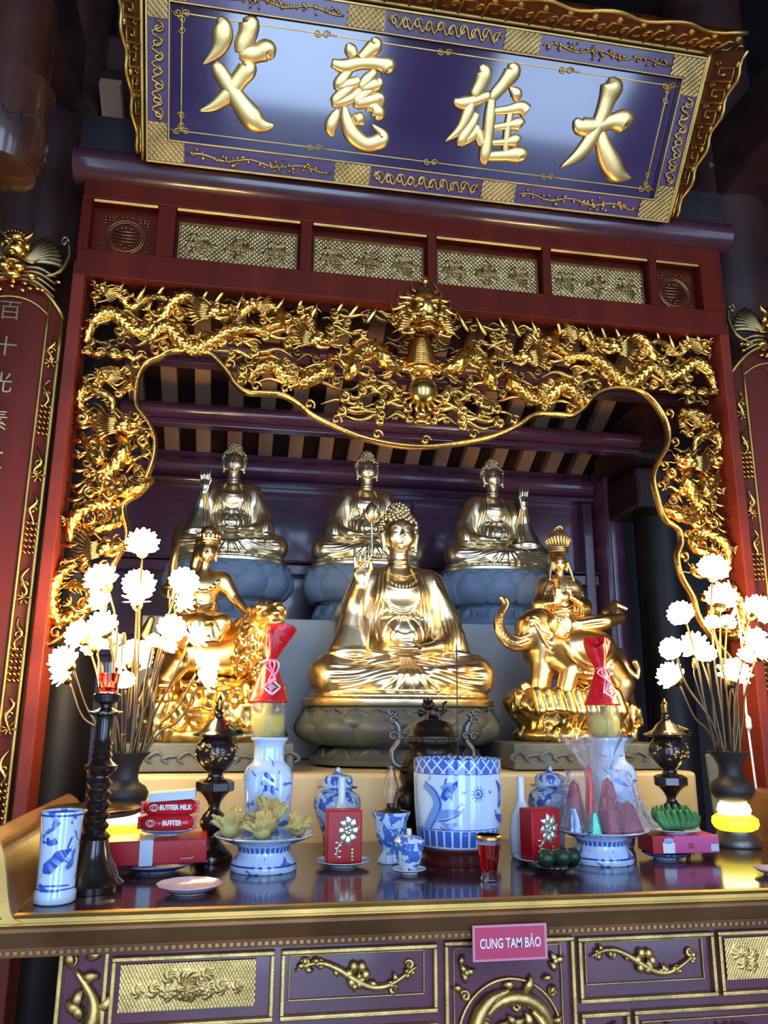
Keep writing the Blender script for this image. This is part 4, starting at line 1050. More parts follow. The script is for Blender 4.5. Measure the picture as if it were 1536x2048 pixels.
XI = [[(250,290,20),(264,325,60),(248,378,52),(218,430,40)], [(128,450,16),(165,462,44),(230,448,38),(292,425,30)], [(212,440,36),(190,510,46),(155,580,34),(90,634,5)],
      [(235,505,24),(208,560,40),(165,625,42),(160,655,22)], [(165,640,26),(215,605,36),(238,560,28)], [(222,560,22),(240,600,36),(256,650,34)],
      [(390,282,26),(392,320,60),(352,376,46),(308,428,38),(282,470,10)], [(298,440,30),(290,520,44),(280,620,42),(268,695,48),(264,738,18)],
      [(378,392,8),(408,420,44),(408,455,14)], [(300,500,26),(370,492,32),(430,482,46),(455,500,50)], [(300,572,22),(370,562,28),(420,556,48),(432,566,30)], [(295,640,22),(360,636,26),(405,630,48),(418,640,28)], [(280,700,34),(360,696,42),(425,694,62),(436,720,34)], [(385,480,26),(372,560,28),(362,640,28),(358,700,24)]]
DA = [[(838,344,16),(838,385,82),(815,450,62),(790,525,56),(750,610,56),(690,690,46),(606,750,5)], [(672,535,20),(700,566,64),(765,565,58),(835,545,56),(890,545,86),(906,570,44)], [(786,590,36),(800,655,62),(828,725,78),(862,778,66),(922,800,8)]]
for nm, st, ox, oy, k in (('fu', FU, 200, 0, 2.194), ('ci', CI, 200, 0, 2.194), ('xiong', XI, 850, 0, 2.239), ('da', DA, 850, 0, 2.239)):
    obj('gold_character', strokes(st, ox, oy, k), GOLDC, t)
# pierced side wings and top crest sloping back from the frame
def wing(sx):
    b = MB(); x0 = sx*(HW+.004)
    def M(u, z): return (x0+sx*(.004+u*.42), .012-u*.90, z)
    zz = np.linspace(.02, PLH+.02, 25)
    ow = [.028+.118*(z/PLH)**.9+.008*math.sin(z*60) for z in zz]
    def wd(z): return .028+.118*max(.01, z/PLH)**.9
    b.tube([M(w, z) for w, z in zip(ow, zz)], .006, 6, up=(0, -1, 0)); b.tube([M(.012, z) for z in zz], .010, 6, up=(0, -1, 0))
    k = 0
    for z in np.arange(.13, PLH-.02, .062):
        w_ = wd(z)-.012; b.tube([M(.02, z), M(w_, z+.0), M(w_, z+.038), M(.45*w_+.01, z+.038), M(.45*w_+.01, z+.018), M(.75*w_, z+.018)], .0042, 6, up=(sx*.8, -.4, 0))
        b.ell(M(w_+.008, z+.048), (.009, .010, .011), n=7, m=5)
        b.tube([M(.022+.012*(1-k/13)*math.cos(k*.6)+.25*w_, z+.05+.008*(1-k/13)*math.sin(k*.6)) for k in range(12)], .003, 5, up=(sx*.8, -.4, 0))
    for k in range(3): b.tube([M(.012+.013*k, .10), M(.012+.012*k, .0+.022*k)], [.004, .007, .006], 6, up=(sx*.8, -.4, 0))
    obj('pierced_side_wing', b, GOLDT, t)
    bb = MB()
    w_ = [M(.0, z) for z in zz]; 
    v = [M(.0, z) for z in zz]+[M(w-.006, z) for w, z in zip(ow, zz)]; v = np.array(v)+np.array([sx*.005, .004, 0]); n = len(zz)
    v2 = v+np.array([sx*.006, .003, 0]); f = [(i, i+1, n+i+1, n+i) for i in range(n-1)]; f += [tuple(2*n+q for q in ff[::-1]) for ff in f]
    obj('wing_backing', MB().add(np.vstack([v, v2]), f), mat('dull_red_gold_ground', (.16, .05, .02), .4, .6), t, smooth=False)
wing(-1); wing(1)
b = MB()
def MT(x, u): return (x*(1+u*.42/HW), .012-u*.90, PLH+.008+u*.42)
xs_ = np.linspace(-HW, HW, 60)
b.tube([MT(x, .012) for x in xs_], .010, 6, up=(0, -1, 0)); b.tube([MT(x, .13+.012*math.sin(x*30)) for x in xs_], .006, 6, up=(0, -1, 0))
for i, x in enumerate(np.arange(-HW+.02, HW, .075)):
    b.tube([MT(x, .02), MT(x, .09), MT(x+.04, .09), MT(x+.04, .045), MT(x+.02, .045)], .005, 6, up=(0, .4, -.8))
    b.tube([np.array(MT(x+.055+.014*(1-k/13)*math.cos(k*.6), .06+.02*(1-k/13)*math.sin(k*.6))) for k in range(12)], .004, 6, up=(0, -.6, -.7))
    b.ell(MT(x+.01, .11), (.014, .010, .012), n=7, m=5)
obj('pierced_top_crest', b, GOLDT, t)
obj('crest_backing', MB().add([MT(-HW, 0), MT(HW, 0), MT(HW, .135), MT(-HW, .135)], [(0, 1, 2, 3)]).add([np.array(MT(-HW, 0))+(0, .004, .008), np.array(MT(HW, 0))+(0, .004, .008), np.array(MT(HW, .135))+(0, .004, .008), np.array(MT(-HW, .135))+(0, .004, .008)], [(3, 2, 1, 0)]), bpy.data.materials['dull_red_gold_ground'], t, smooth=False)
# ---------------------------------------------------------------- statues
def hand_flat(V, w, tip, s, k=.006):
    """open hand: palm at w, fingers towards tip (unit vector), spread sideways; s=finger length"""
    pass
def face(V, c, s, k=.006):
    """c = centre of the head, s = half height of face; looks towards -y"""
    x, y, z = c; kk = s/.10
    V.e((x, y, z), (.80*s, .82*s, 1.0*s), k=.01*kk)
    V.e((x, y-.10*s, z-.48*s), (.62*s, .64*s, .48*s), k=.02*kk)
    for q in (-1, 1):
        V.e((x+q*.34*s, y-.50*s, z-.28*s), (.26*s, .22*s, .26*s), k=.02*kk)      # cheeks
    yb = y-.76*s
    for q in (-1, 1):
        V.fold([(x+q*.10*s, z+.20*s), (x+q*.26*s, z+.32*s), (x+q*.42*s, z+.31*s), (x+q*.56*s, z+.18*s)], .030*s, .03*s, 4)
        V.e((x+q*.30*s, yb+.16*s, z+.06*s), (.19*s, .10*s, .10*s), k=.03*s)
        V.fold([(x+q*.12*s, z+.02*s), (x+q*.28*s, z-.03*s), (x+q*.46*s, z+.03*s)], .022*s, .01*s, 5, sub=True)
    V.ch([(x, yb+.06*s, z+.24*s), (x, yb-.06*s, z-.04*s), (x, yb-.12*s, z-.20*s)], [.045*s, .06*s, .10*s], .05*s)
    for q in (-1, 1): V.e((x+q*.10*s, yb-.0*s, z-.22*s), (.07*s, .08*s, .06*s), k=.03*s)
    V.ch([(x-.20*s, yb+.10*s, z-.42*s), (x-.07*s, yb-.01*s, z-.405*s), (x+.07*s, yb-.01*s, z-.405*s), (x+.20*s, yb+.10*s, z-.42*s)], [.03*s, .055*s, .055*s, .03*s], .02*s)
    V.ch([(x-.17*s, yb+.11*s, z-.50*s), (x, yb+.0*s, z-.53*s), (x+.17*s, yb+.11*s, z-.50*s)], [.03*s, .065*s, .03*s], .02*s)
    V.e((x, yb+.14*s, z-.76*s), (.16*s, .12*s, .12*s), k=.05*s)
    for q in (-1, 1):   # long ears
        V.ch([(x+q*.84*s, y-.02*s, z+.22*s), (x+q*.90*s, y-.05*s, z-.02*s), (x+q*.86*s, y-.10*s, z-.45*s), (x+q*.82*s, y-.12*s, z-.84*s)], [.10*s, .14*s, .08*s, .10*s], .02*kk)

def curls(c, s, top=.55, n=150, r=.085):
    """snail-shell curls over skull and crown bump as one hair piece"""
    b = MB(); x, y, z = c
    b.ell((x, y+.10*s, z+.34*s), (.96*s, .90*s, .94*s), n=24, m=14); b.ell((x, y+.05*s, z+1.12*s), (.56*s, .52*s, top*s), n=18, m=10)
    ga = PI*(3-math.sqrt(5))
    for cc, rr_, m_, zmin in (((x, y+.10*s, z+.34*s), (.96*s, .90*s, .94*s), n, -.35), ((x, y+.05*s, z+1.12*s), (.56*s, .52*s, top*s), n//3, -.1)):
        for i in range(m_):
            u = 1-2*(i+.5)/m_; a = i*ga; rr2 = math.sqrt(1-u*u); p = (rr2*math.cos(a), rr2*math.sin(a), u)
            if u < zmin: continue
            P = (cc[0]+p[0]*rr_[0], cc[1]+p[1]*rr_[1], cc[2]+p[2]*rr_[2])
            if P[1] < y-.22*s and P[2] < z+.60*s and abs(P[0]-x) < .78*s: continue
            b.ell(P, r*s, n=8, m=5)
    return b

def buddha(name, h, pose):
    """seated figure one unit tall, looking to -y. pose: main / right (image-left hand raised) / both (both in lap) / left"""
    V = Vol((-.48, -.40, -.01), (.48, .26, 1.0), h)
    # crossed legs and lap
    V.e((0, -.02, .12), (.30, .19, .115), k=.03)
    for q in (-1, 1):
        V.c((q*.10, .0, .13), (q*.335, -.12, .115), .095, .088, k=.03)
        V.e((q*.35, -.10, .110), (.098, .125, .098), k=.03)
        V.c((q*.34, -.17, .095), (-q*.03, -.265, .085), .070, .052, k=.03)
    V.e((0, -.24, .075), (.20, .07, .07), k=.03)
    V.c((.10, -.29, .125), (.24, -.26, .135), .022, .026, k=.015)   # foot sole
    # torso
    V.e((0, .03, .33), (.175, .125, .20), k=.04)
    V.e((0, .02, .50), (.185, .115, .14), k=.04)
    V.c((-.13, .04, .575), (.13, .04, .575), .075, k=.04)
    V.e((0, -.03, .30), (.13, .13, .12), k=.04)       # belly
    V.e((0, -.055, .50), (.12, .07, .08), k=.03)      # chest
    raised = {'main': (-1,), 'right': (-1,), 'left': (1,), 'both': ()}[pose]
    for q in (-1, 1):
        V.c((q*.165, .03, .565), (q*.245, .01, .37), .072, .070, k=.03)
        V.c((q*.245, .03, .38), (q*.265, .02, .22), .070, .062, k=.04)
        if q in raised:
            w = (q*.215, -.15, .52)
            V.c((q*.255, -.02, .36), w, .055, .036, k=.02)
            # palm, fingers up, palm forward
            px_, py_, pz_ = q*.212, -.165, .585
            V.e((px_, py_, pz_-.005), (.040, .018, .045), k=.012)
            V.c(w, (px_, py_, pz_-.02), .026, .024, k=.012)
            L = .098 if pose == 'main' else .085
            for i, (dx, ll, bend) in enumerate(((-.028, .80, 0), (-.010, .98 if pose != 'main' else .45, .0 if pose != 'main' else 1), (.009, .92 if pose != 'main' else .42, .0 if pose != 'main' else 1), (.027, 1.05, 0))):
                a = (px_+dx*1.0, py_, pz_+.03); c_ = (px_+dx*1.18, py_-.010-.02*bend, pz_+.03+L*.5*ll); e_ = (px_+dx*1.22, py_-.004-.03*bend, pz_+.03+L*ll)
                V.ch([a, c_, e_], [.0102, .0095, .0065], .003)
            V.ch([(px_-q*.028, py_-.006, pz_-.012), (px_-q*.044, py_-.022, pz_+.018), (px_-q*.040, py_-.028, pz_+.050)], [.012, .010, .007], .005)
            # hanging sleeve
            V.ch([(q*.235, -.09, .44), (q*.255, -.10, .32), (q*.285, -.12, .215)], [.040, .055, .072], .03)
            V.ch([(q*.19, -.10, .36), (q*.21, -.13, .22)], [.03, .045], .03)
        else:
            V.c((q*.262, .0, .30), (q*.16, -.17, .245), .062, .036, k=.03)
            V.c((q*.16, -.17, .245), (q*.07, -.225, .228), .030, .022, k=.015)
            V.ch([(q*.265, -.04, .30), (q*.285, -.05, .20)], [.060, .065], .03)
    # hands resting in the lap
    sd = 1 if pose in ('main', 'right') else -1
    V.e((0, -.235, .225), (.055, .035, .015), k=.01)
    for i in range(4):
        V.ch([(sd*.03, -.245-.012*i+.018, .228), (-sd*.03, -.262-.010*i+.018, .225), (-sd*.085, -.252-.008*i+.018, .232)], [.0085, .0085, .006], .003)
    V.ch([(sd*.04, -.235, .235), (sd*.01, -.25, .250), (-sd*.025, -.25, .252)], [.010, .009, .006], .005)
    if pose == 'both':
        V.e((0, -.235, .245), (.04, .03, .012), k=.008)
    # robe edges, chest opening and drapery
    V.c((0, .015, .60), (0, .0, .70), .056, .050, k=.03)
    for z_ in (.655, .675): 
        V.ch([(-.050, -.005, z_), (-.028, -.042, z_-.005), (0, -.052, z_-.007), (.028, -.042, z_-.005), (.050, -.005, z_)], .006, .006)
    r1 = .0075
    for q in (-1, 1):
        for j, (xa, xb) in enumerate(((.075, .105), (.092, .128), (.110, .150))):
            V.fold([(q*(xa-.02), .645-.01*j), (q*xa, .58), (q*(xa+.01), .48), (q*xb, .36), (q*(xb-.01), .27)], r1, .006, 6)
        for j in range(1 if q in raised else 5):
            V.fold([(q*(.175+.016*j), .58-.02*j), (q*(.20+.015*j), .48-.02*j), (q*(.205+.018*j), .36), (q*(.19+.022*j), .25)], .0075, .007, 6)
    # breast ornament, under-robe band and knotted sash
    V.fold([(-.085, .545), (-.04, .525), (0, .520), (.04, .525), (.085, .545)], .004, .004, 5)
    for j in range(3): V.fold([(-.095+.012*j, .475-.006*j), (-.05, .440-.018*j), (0, .425-.020*j), (.05, .440-.018*j), (.095-.012*j, .475-.006*j)], .0065, .005, 6)
    V.fold([(-.10, .385), (-.04, .392), (0, .385), (.04, .392), (.10, .385)], .009, .004, 6)
    V.e((0, V.front(0, .385) or -.15, .388), (.022, .012, .012), k=.006)
    for q in (-1, 1):
        V.fold([(q*.01, .385), (q*.035, .34), (q*.06, .30), (q*.055, .265)], .007, .005, 6)
        V.fold([(q*.02, .392), (q*.06, .372), (q*.09, .33), (q*.10, .28)], .007, .005, 6)
    for j in range(4): V.fold([(-.075+.01*j, .34-.012*j), (-.03, .305-.014*j), (0, .298-.014*j), (.03, .305-.014*j), (.075-.01*j, .34-.012*j)], .005, .005, 5)
    # leg drapery fans
    for q in (-1, 1):
        for j in range(7):
            z0 = .225-.004*j; z1 = .20-.026*j
            V.fold([(q*.02, z0-.015*j), (q*.12, .205-.018*j), (q*.24, .19-.022*j), (q*(.33+.012*j if j < 4 else .36-.015*(j-4)), z1)], .0068, .008, 6)
    for j in range(5):
        q = (j-2)
        V.fold([(q*.012, .195), (q*.022, .13), (q*.045, .07), (q*.075, .03)], .0075, .008, 6)
    V.fold([(-.36, .205), (-.22, .222), (-.08, .205), (.05, .20), (.22, .222), (.36, .205)], .010, .01, 6)
    # hem on the seat
    for i in range(25):
        a = PI+PI*i/24; V.e((.40*math.cos(a), -.04+.26*math.sin(a), .015), (.034, .03, .018), k=.02)
    # head
    face(V, (0, -.015, .812), .100)
    return V.mesh(name)

def robe_sleeve_tail(q): pass
def lotus_pedestal(name, label, rx, ry, h, m, loc, tiers=2, base_h=.35, npet=16, group=None):
    t = thing(name, label, 'pedestal', loc, group=group)
    zb = h*base_h
    prof = [(rx*.74, 0), (rx*.86, .004), (rx*.88, zb*.35), (rx*.80, zb*.55), (rx*.70, zb*.95), (rx*.70, zb), (rx*.86, zb+h*.18), (rx*.95, zb+h*.35), (rx*.93, h-.012), (rx*.90, h), (0.0, h)]
    obj('core', MB().lathe(prof, 48, sxy=(1, ry/rx)), m, t, angle=50)
    # petals as separate carved pieces on two tiers plus the inverted foot
    def petal(w, hh, bulge):
        b = MB(); nu, nv = 9, 9; V_ = []
        for i in range(nu):
            for j in range(nv):
                u = i/(nu-1)*2-1; v = j/(nv-1)
                ww = w*math.sin(PI*(.18+.74*v))**.55*(1-.0*v); 
                if v > .55: ww *= math.sqrt(max(0.0, 1-((v-.55)/.46)**2.2))
                x = u*ww/2; z = hh*(v-.0)+.05*hh*(1-abs(u))*(v**6)
                y = -bulge*1.5*math.sin(PI*min(1, v*.9+.08))*(1-.75*u*u)-.014*v**3*(bulge/.03)-.006*(abs(u)**6)*(v > .1)-.005*(v > .93)
                V_.append((x, y, z))
        n0 = len(V_); V2 = [(x, y+.012, z) for x, y, z in V_]
        f = []
        for i in range(nu-1):
            for j in range(nv-1):
                a = i*nv+j; f.append((a, a+nv, a+nv+1, a+1)); f.append((n0+a+1, n0+a+nv+1, n0+a+nv, n0+a))
        for j in range(nv-1): f.append((j, j+1, n0+j+1, n0+j)); f.append(((nu-1)*nv+j+1, (nu-1)*nv+j, n0+(nu-1)*nv+j, n0+(nu-1)*nv+j+1))
        for i in range(nu-1): f.append((i*nv+nv-1, (i+1)*nv+nv-1, n0+(i+1)*nv+nv-1, n0+i*nv+nv-1)); f.append(((i+1)*nv, i*nv, n0+i*nv, n0+(i+1)*nv))
        b.add(V_+V2, f); me = bpy.data.meshes.new('petal'); me.from_pydata(np.vstack(b.v).tolist(), [], b.f); me.polygons.foreach_set('use_smooth', np.ones(len(me.polygons), bool)); me.materials.append(m); return me
    W_ = 2*PI*rx/npet
    rows = [(petal(W_*1.05, (h-zb)*.86, .030*rx/.25), zb+.01, .84, 0, 0), (petal(W_*.98, (h-zb)*.62, .022*rx/.25), zb+(h-zb)*.34, .86, .5, 0), (petal(W_*1.15, zb*.9, .022*rx/.25), zb*.97, .72, .25, 1)]
    if tiers == 2: order = (1, 0, 2)
    for k in (1, 0, 2):
        me, z, rf, off, inv = rows[k]
        for i in range(npet):
            a = (i+off)*2*PI/npet
            x, y = rx*rf*math.cos(a), ry*rf*math.sin(a)
            if y > ry*.55: continue      # not visible behind the figure and against the wall
            nx, ny = math.cos(a)/rx, math.sin(a)/ry; az = math.atan2(ny, nx)+PI/2
            rot = Euler((R(8) if not inv else PI+R(-28), 0, az if not inv else az), 'XYZ')
            o = obj('petal', me, None, t, smooth=False, loc=(x, y, z), rot=rot)
            if inv: o.rotation_euler = (R(150), 0, az)
    return t

def place_figure(name, label, cat, me, hairb, m, loc, S, rotz=0):
    t = thing(name, label, cat, loc, (0, 0, rotz))
    o = obj('robed_body', me, m, t); o.scale = (S,)*3
    h = obj('curled_hair', hairb, m, o)
    return t, o
hb = curls((0, .004, .812), .100, n=240, r=.10)
def seat_plate(t, rx, ry, z, m, th):
    return obj('seat_plate', MB().lathe([(rx*.985, 0), (rx, th*.15), (rx, th*.85), (rx*.97, th), (0, th)], 48, (0, 0, z), sxy=(1, ry/rx)), m, t, angle=50)
# three rear statues with their blue-grey stone pedestals
rear = [(-.605, 'right', 'pale gold seated Buddha with raised hand on the left, upper plinth', 'blue-grey lotus pedestal under the left rear Buddha'),
        (-.02, 'both', 'pale gold seated Buddha with hands in lap, middle of upper plinth', 'blue-grey lotus pedestal under the middle rear Buddha'),
        (.565, 'left', 'pale gold seated Buddha with raised hand on the right, upper plinth', 'blue-grey lotus pedestal under the right rear Buddha')]
for x, pose, lab, lab2 in rear:
    tz = 1.953
    lotus_pedestal('lotus_pedestal', lab2, .262, .20, .243, STONEB, (x, 3.40, tz), npet=11, group='stone pedestals of the rear statues')
    me = buddha('buddha_'+pose, .0052, pose)
    t, o = place_figure('seated_buddha_statue', lab, 'statue', me, hb, BRONZEG, (x, 3.40, tz+.244), .545)
    t['group'] = 'rear statues'
    seat_plate(t, .245, .175, 0, BRONZEG, .014); o.location.z = .012
# main statue
MP = (.003, 2.77, 1.432)
t = lotus_pedestal('lotus_pedestal', 'large dark green-grey lotus pedestal under the central Buddha', .345, .235, .186, STONED, MP, base_h=.30, npet=13)
me = buddha('buddha_main', .0040, 'main')
t, o = place_figure('seated_buddha_statue', 'large central golden seated Buddha holding up a lotus bud', 'statue', me, hb, BRONZEM, (MP[0], MP[1], MP[2]+.187), .715)
seat_plate(t, .335, .225, 0, BRONZEM, .026); o.location.z = .022
b = MB(); b.tube(spl([(-.225, -.185, .60), (-.172, -.195, .66), (-.168, -.19, .75), (-.170, -.19, .83)], 5), [.006, .005, .005, .007], 8)
sm = obj('lotus_stem', b, BRONZEM, o)
b = MB(); b.lathe([(.004, .822), (.020, .832), (.033, .855), (.034, .878), (.024, .905), (.0, .935)], 18, (-.170, -.19, 0))
bd = obj('lotus_bud', b, BRONZEM, sm)
for k in range(4):
    b = MB(); a = k*PI/2+.4
    P = [(-.170+r_*math.cos(a), -.19+r_*math.sin(a), z_) for r_, z_ in ((.008, .824), (.026, .835), (.040, .86), (.046, .89))]
    b.tube(spl(P, 4), [.008, .016, .018, .002], 8, up=(math.cos(a), math.sin(a), .2), flat=(1, .3)); obj('bud_petal', b, BRONZEM, sm)
# swastika-like breast emblem and strings of the chest ornament
b = MB(); yv = -.150
vv = V_y = None
def on_body(o, x, z):
    me = o.data; co = np.empty(len(me.vertices)*3, np.float32); me.vertices.foreach_get('co', co); co = co.reshape(-1, 3)
    q = (np.abs(co[:, 0]-x) < .007) & (np.abs(co[:, 2]-z) < .007); return float(co[q, 1].min()) if q.any() else -.1
yc = on_body(o, 0, .575)-.002
for (a, c_) in (((-.014, 0), (.014, 0)), ((0, -.014), (0, .014)), ((.014, 0), (.014, -.014)), ((-.014, 0), (-.014, .014)), ((0, .014), (.014, .014)), ((0, -.014), (-.014, -.014))):
    b.tube([(a[0], yc, .572+a[1]), (c_[0], yc, .572+c_[1])], .0026, 5, up=(0, -1, 0))
for k in range(9):
    u = k/8*2-1; x = u*.085; z = .585-.035*(1-u*u)-.0
    b.tube([(x, on_body(o, x, z)-.001, z), (x+(-u*.02), on_body(o, x-u*.02, z-.02)-.001, z-.022)], .0028, 5, up=(0, -1, 0))
for q in (-1, 1):
    P = [(q*.09*(1-u), on_body(o, q*.09*(1-u), .62-.045*u)-.001, .62-.045*u) for u in np.linspace(0, .75, 6)]; b.tube(P, .0026, 5, up=(0, -1, 0))
obj('breast_ornament', b, BRONZEM, o)

# ---------------------------------------------------------------- rocks
def rock(name, lo, hi, h, blobs, seed, rough=.012):
    V = Vol(lo, hi, h); rr = random.Random(seed)
    for c_, r_ in blobs: V.e(c_, r_, k=.025)
    # drooping knobs and crevices
    x0, x1 = lo[0]+.05, hi[0]-.05
    for i in range(190):
        x = rr.uniform(x0, x1); z = rr.uniform(lo[2]+.03, hi[2]-.03); y = V.front(x, z)
        if y is None: continue
        if i % 2: V.ch([(x, y+.004, z), (x+rr.uniform(-.015, .015), y+.004, z-rr.uniform(.02, .05))], [rr.uniform(.010, .018), .008], .012)
        else: V.ch([(x, y-.004, z), (x+rr.uniform(-.02, .02), y-.002, z-rr.uniform(.02, .06))], [rr.uniform(.004, .009), .003], .012, sub=True)
    return V
def robed_rider(V, x, y, z, s, lean=0.0, arms='elephant'):
    """torso, crossed legs and head of a rider, s = sitting height"""
    P = lambda a, b_, c_: (x+a*s, y+b_*s, z+c_*s)
    V.e(P(0, 0, .12), (.30*s, .24*s, .14*s), k=.02)
    V.e(P(0, 0, .34), (.17*s, .14*s, .22*s), k=.03)
    V.c(P(-.15, 0, .55), P(.15, 0, .55), .075*s, k=.03)
    V.c(P(0, 0, .58), P(0, -.01, .68), .05*s, .045*s, k=.02)
    face(V, P(0, -.02, .775), .105*s)
    V.e(P(0, .03, .83), (.10*s, .10*s, .12*s), k=.01)

# ---------------------------------------------------------------- lion rider (left)
LX, LY, LZ = -.615, 2.70, 1.509
t = thing('lion_rider_statue', 'gilded bodhisattva with sword riding a roaring lion on a rock, left of centre', 'statue', (LX, LY, LZ))
V = rock('rock', (-.27, -.20, 0), (.27, .20, .23), .0042, [((0, 0, .02), (.24, .17, .05)), ((-.10, 0, .09), (.13, .13, .08)), ((.07, 0, .08), (.15, .12, .06)), ((.12, -.02, .15), (.09, .08, .05)), ((-.16, -.02, .16), (.07, .08, .05)), ((0, 0, .15), (.10, .10, .04))], 4)
V.e((.17, -.04, .075), (.035, .06, .02), k=.02, sub=True); V.e((-.03, -.15, .08), (.05, .06, .014), k=.02, sub=True); V.e((.03, -.14, .17), (.03, .05, .012), k=.015, sub=True)
obj('rock_base', V.mesh('rock'), ROCKG, t)
V = Vol((-.25, -.24, .14), (.25, .20, .50), .0036)
V.c((-.13, .02, .27), (.08, .0, .27), .085, .080, k=.03)                                   # trunk
V.e((.11, -.02, .31), (.085, .085, .095), k=.03)
for (a, k_, f, r_) in (((.13, -.06, .27), (.17, -.10, .21), (.14, -.11, .165), .030), ((.09, .07, .26), (.12, .08, .21), (.11, .07, .16), .028), ((-.15, -.05, .26), (-.11, -.11, .23), (-.16, -.10, .165), .034), ((-.15, .08, .26), (-.12, .10, .2), (-.15, .1, .16), .030)):
    V.ch([a, k_, f], [r_*1.3, r_, r_*.75], .02); V.e((f[0]+.012, f[1]-.012, f[2]+.002), (.028, .030, .016), k=.01)
    for q in (-1, 0, 1): V.e((f[0]+.014+q*.013, f[1]-.036, f[2]), .009, k=.005)
V.ch([(-.20, .03, .28), (-.235, .02, .33), (-.215, .0, .38)], [.018, .02, .012], .01)
HX, HY, HZ = .155, -.07, .375
V.e((HX, HY, HZ+.015), (.055, .06, .052), k=.02)
V.e((HX+.022, HY-.052, HZ+.006), (.036, .034, .024), k=.015); V.e((HX+.020, HY-.040, HZ-.042), (.030, .034, .014), k=.012)       # upper and lower jaw, open
V.e((HX+.024, HY-.062, HZ-.020), (.024, .03, .013), k=.006, sub=True)
V.e((HX+.026, HY-.084, HZ+.018), (.014, .010, .010), k=.006)
for q in (-1, 1):
    V.e((HX+.014+q*.024, HY-.045, HZ+.040), (.015, .012, .012), k=.006); V.e((HX+.010+q*.026, HY-.035, HZ+.055), (.020, .014, .008), k=.006)
    V.e((HX+q*.052, HY+.01, HZ+.035), (.014, .010, .018), k=.006)
for i in range(6):
    for q in (-1, 1): V.ch([(HX+.010+.006*i, HY-.078+.002*i, HZ-.008), (HX+.010+.006*i, HY-.080, HZ-.017)], [.0035, .0015], .002)
rr = random.Random(8)
for i in range(95):      # mane locks
    a = rr.uniform(.2*PI, 1.95*PI); r0 = rr.uniform(.045, .075); dz = rr.uniform(-.16, .0)
    x = HX-.012+r0*math.cos(a)*1.0; z = HZ+.005+r0*math.sin(a)
    if i > 40: x = HX-.05+rr.uniform(-.055, .055); z = HZ-.06+rr.uniform(-.11, .03)
    y = V.front(x, z)
    if y is None or (abs(x-HX-.02) < .045 and abs(z-HZ) < .05): continue
    V.ch([(x, y, z), (x+rr.uniform(-.006, .006)-.004, y-.006, z-.014), (x+rr.uniform(-.01, .01)-.006, y, z-.030)], [.006, .0075, .003], .004)
obj('lion', V.mesh('lion'), BRONZEW, t)
V = Vol((-.27, -.22, .30), (.15, .16, .70), .0031)
RX, RY, RZ, s = -.055, .0, .335, .34
P = lambda a, b_, c_: (RX+a*s, RY+b_*s, RZ+c_*s)
V.e(P(0, 0, .10), (.30*s, .26*s, .13*s), k=.02); V.e(P(0, .02, .30), (.145*s, .115*s, .20*s), k=.03); V.e(P(0, 0, .46), (.17*s, .115*s, .10*s), k=.03)
V.c(P(-.16, .01, .54), P(.16, .01, .54), .075*s, k=.03); V.c(P(0, 0, .58), P(0, -.02, .68), .050*s, .045*s, k=.02)
V.ch([P(.20, .0, .52), P(.30, -.02, .36), P(.40, -.10, .24)], [.075*s, .06*s, .04*s], .02); V.e(P(.45, -.14, .21), (.05*s, .05*s, .035*s), k=.01)
for i in range(4): V.ch([P(.43+.02*i, -.17, .21), P(.455+.022*i, -.20, .165)], [.014*s, .010*s], .003)
V.ch([P(-.20, .0, .52), P(-.34, -.08, .40), P(-.28, -.30, .33)], [.075*s, .06*s, .035*s], .02); V.e(P(-.265, -.36, .33), (.035*s, .03*s, .045*s), k=.01)
for i in range(4): V.ch([P(-.245, -.38, .30+.022*i), P(-.295, -.40, .295+.022*i)], .013*s, .003)
V.ch([P(.12, -.16, .10), P(.20, -.34, .08), P(.14, -.38, -.08)], [.10*s, .09*s, .06*s], .02); V.ch([P(-.10, -.16, .10), P(-.22, -.34, .08), P(-.02, -.44, .05)], [.10*s, .09*s, .06*s], .02)
V.ch([P(.0, -.36, .04), P(.02, -.40, -.08)], [.14*s, .10*s], .02)
face(V, P(.02, -.03, .80), .105*s); V.e(P(.02, .04, .86), (.105*s, .11*s, .12*s), k=.01); V.e(P(.02, .03, 1.0), (.085*s, .085*s, .085*s), k=.02)
V.ch([P(-.07, .06, .85), P(-.12, .08, .60), P(-.10, .08, .45)], [.05*s, .045*s, .03*s], .02)
for z_ in (.90, .93): V.ch([P(.02+.115*math.cos(a), -.0-.115*math.sin(a)+.02, z_) for a in np.linspace(.1, PI-.1, 9)], .014*s, .004)
for i in range(7): a = .4+i*.39; V.e(P(.02+.115*math.cos(a), .02-.12*math.sin(a), .965), (.02*s, .015*s, .03*s), k=.004)
for i in range(9):
    u = i/8*2-1; x, z = RX+u*.14*s, RZ+(.50-.10*(1-u*u))*s; y = V.front(x, z)
    if y: V.e((x, y, z), .011*s+.002, k=.004)
for j in range(7): V.fold([(RX-.15*s+.01*j, RZ+(.40-.03*j)*s), (RX-.02*s, RZ+(.30-.045*j)*s), (RX+.12*s, RZ+(.34-.05*j)*s)], .0034, .004, 5)
for j in range(6): V.fold([(RX+(-.1+.05*j)*s, RZ+.06*s), (RX+(-.14+.065*j)*s, RZ-.03*s), (RX+(-.18+.08*j)*s, RZ-.09*s)], .0036, .004, 5)
obj('bodhisattva', V.mesh('rider'), BRONZEW, t)
b = MB(); p0 = np.array(P(-.275, -.41, .33)); b.tube([p0+(0, 0, -.05), p0+(0, 0, .015)], [.004, .005], 8)
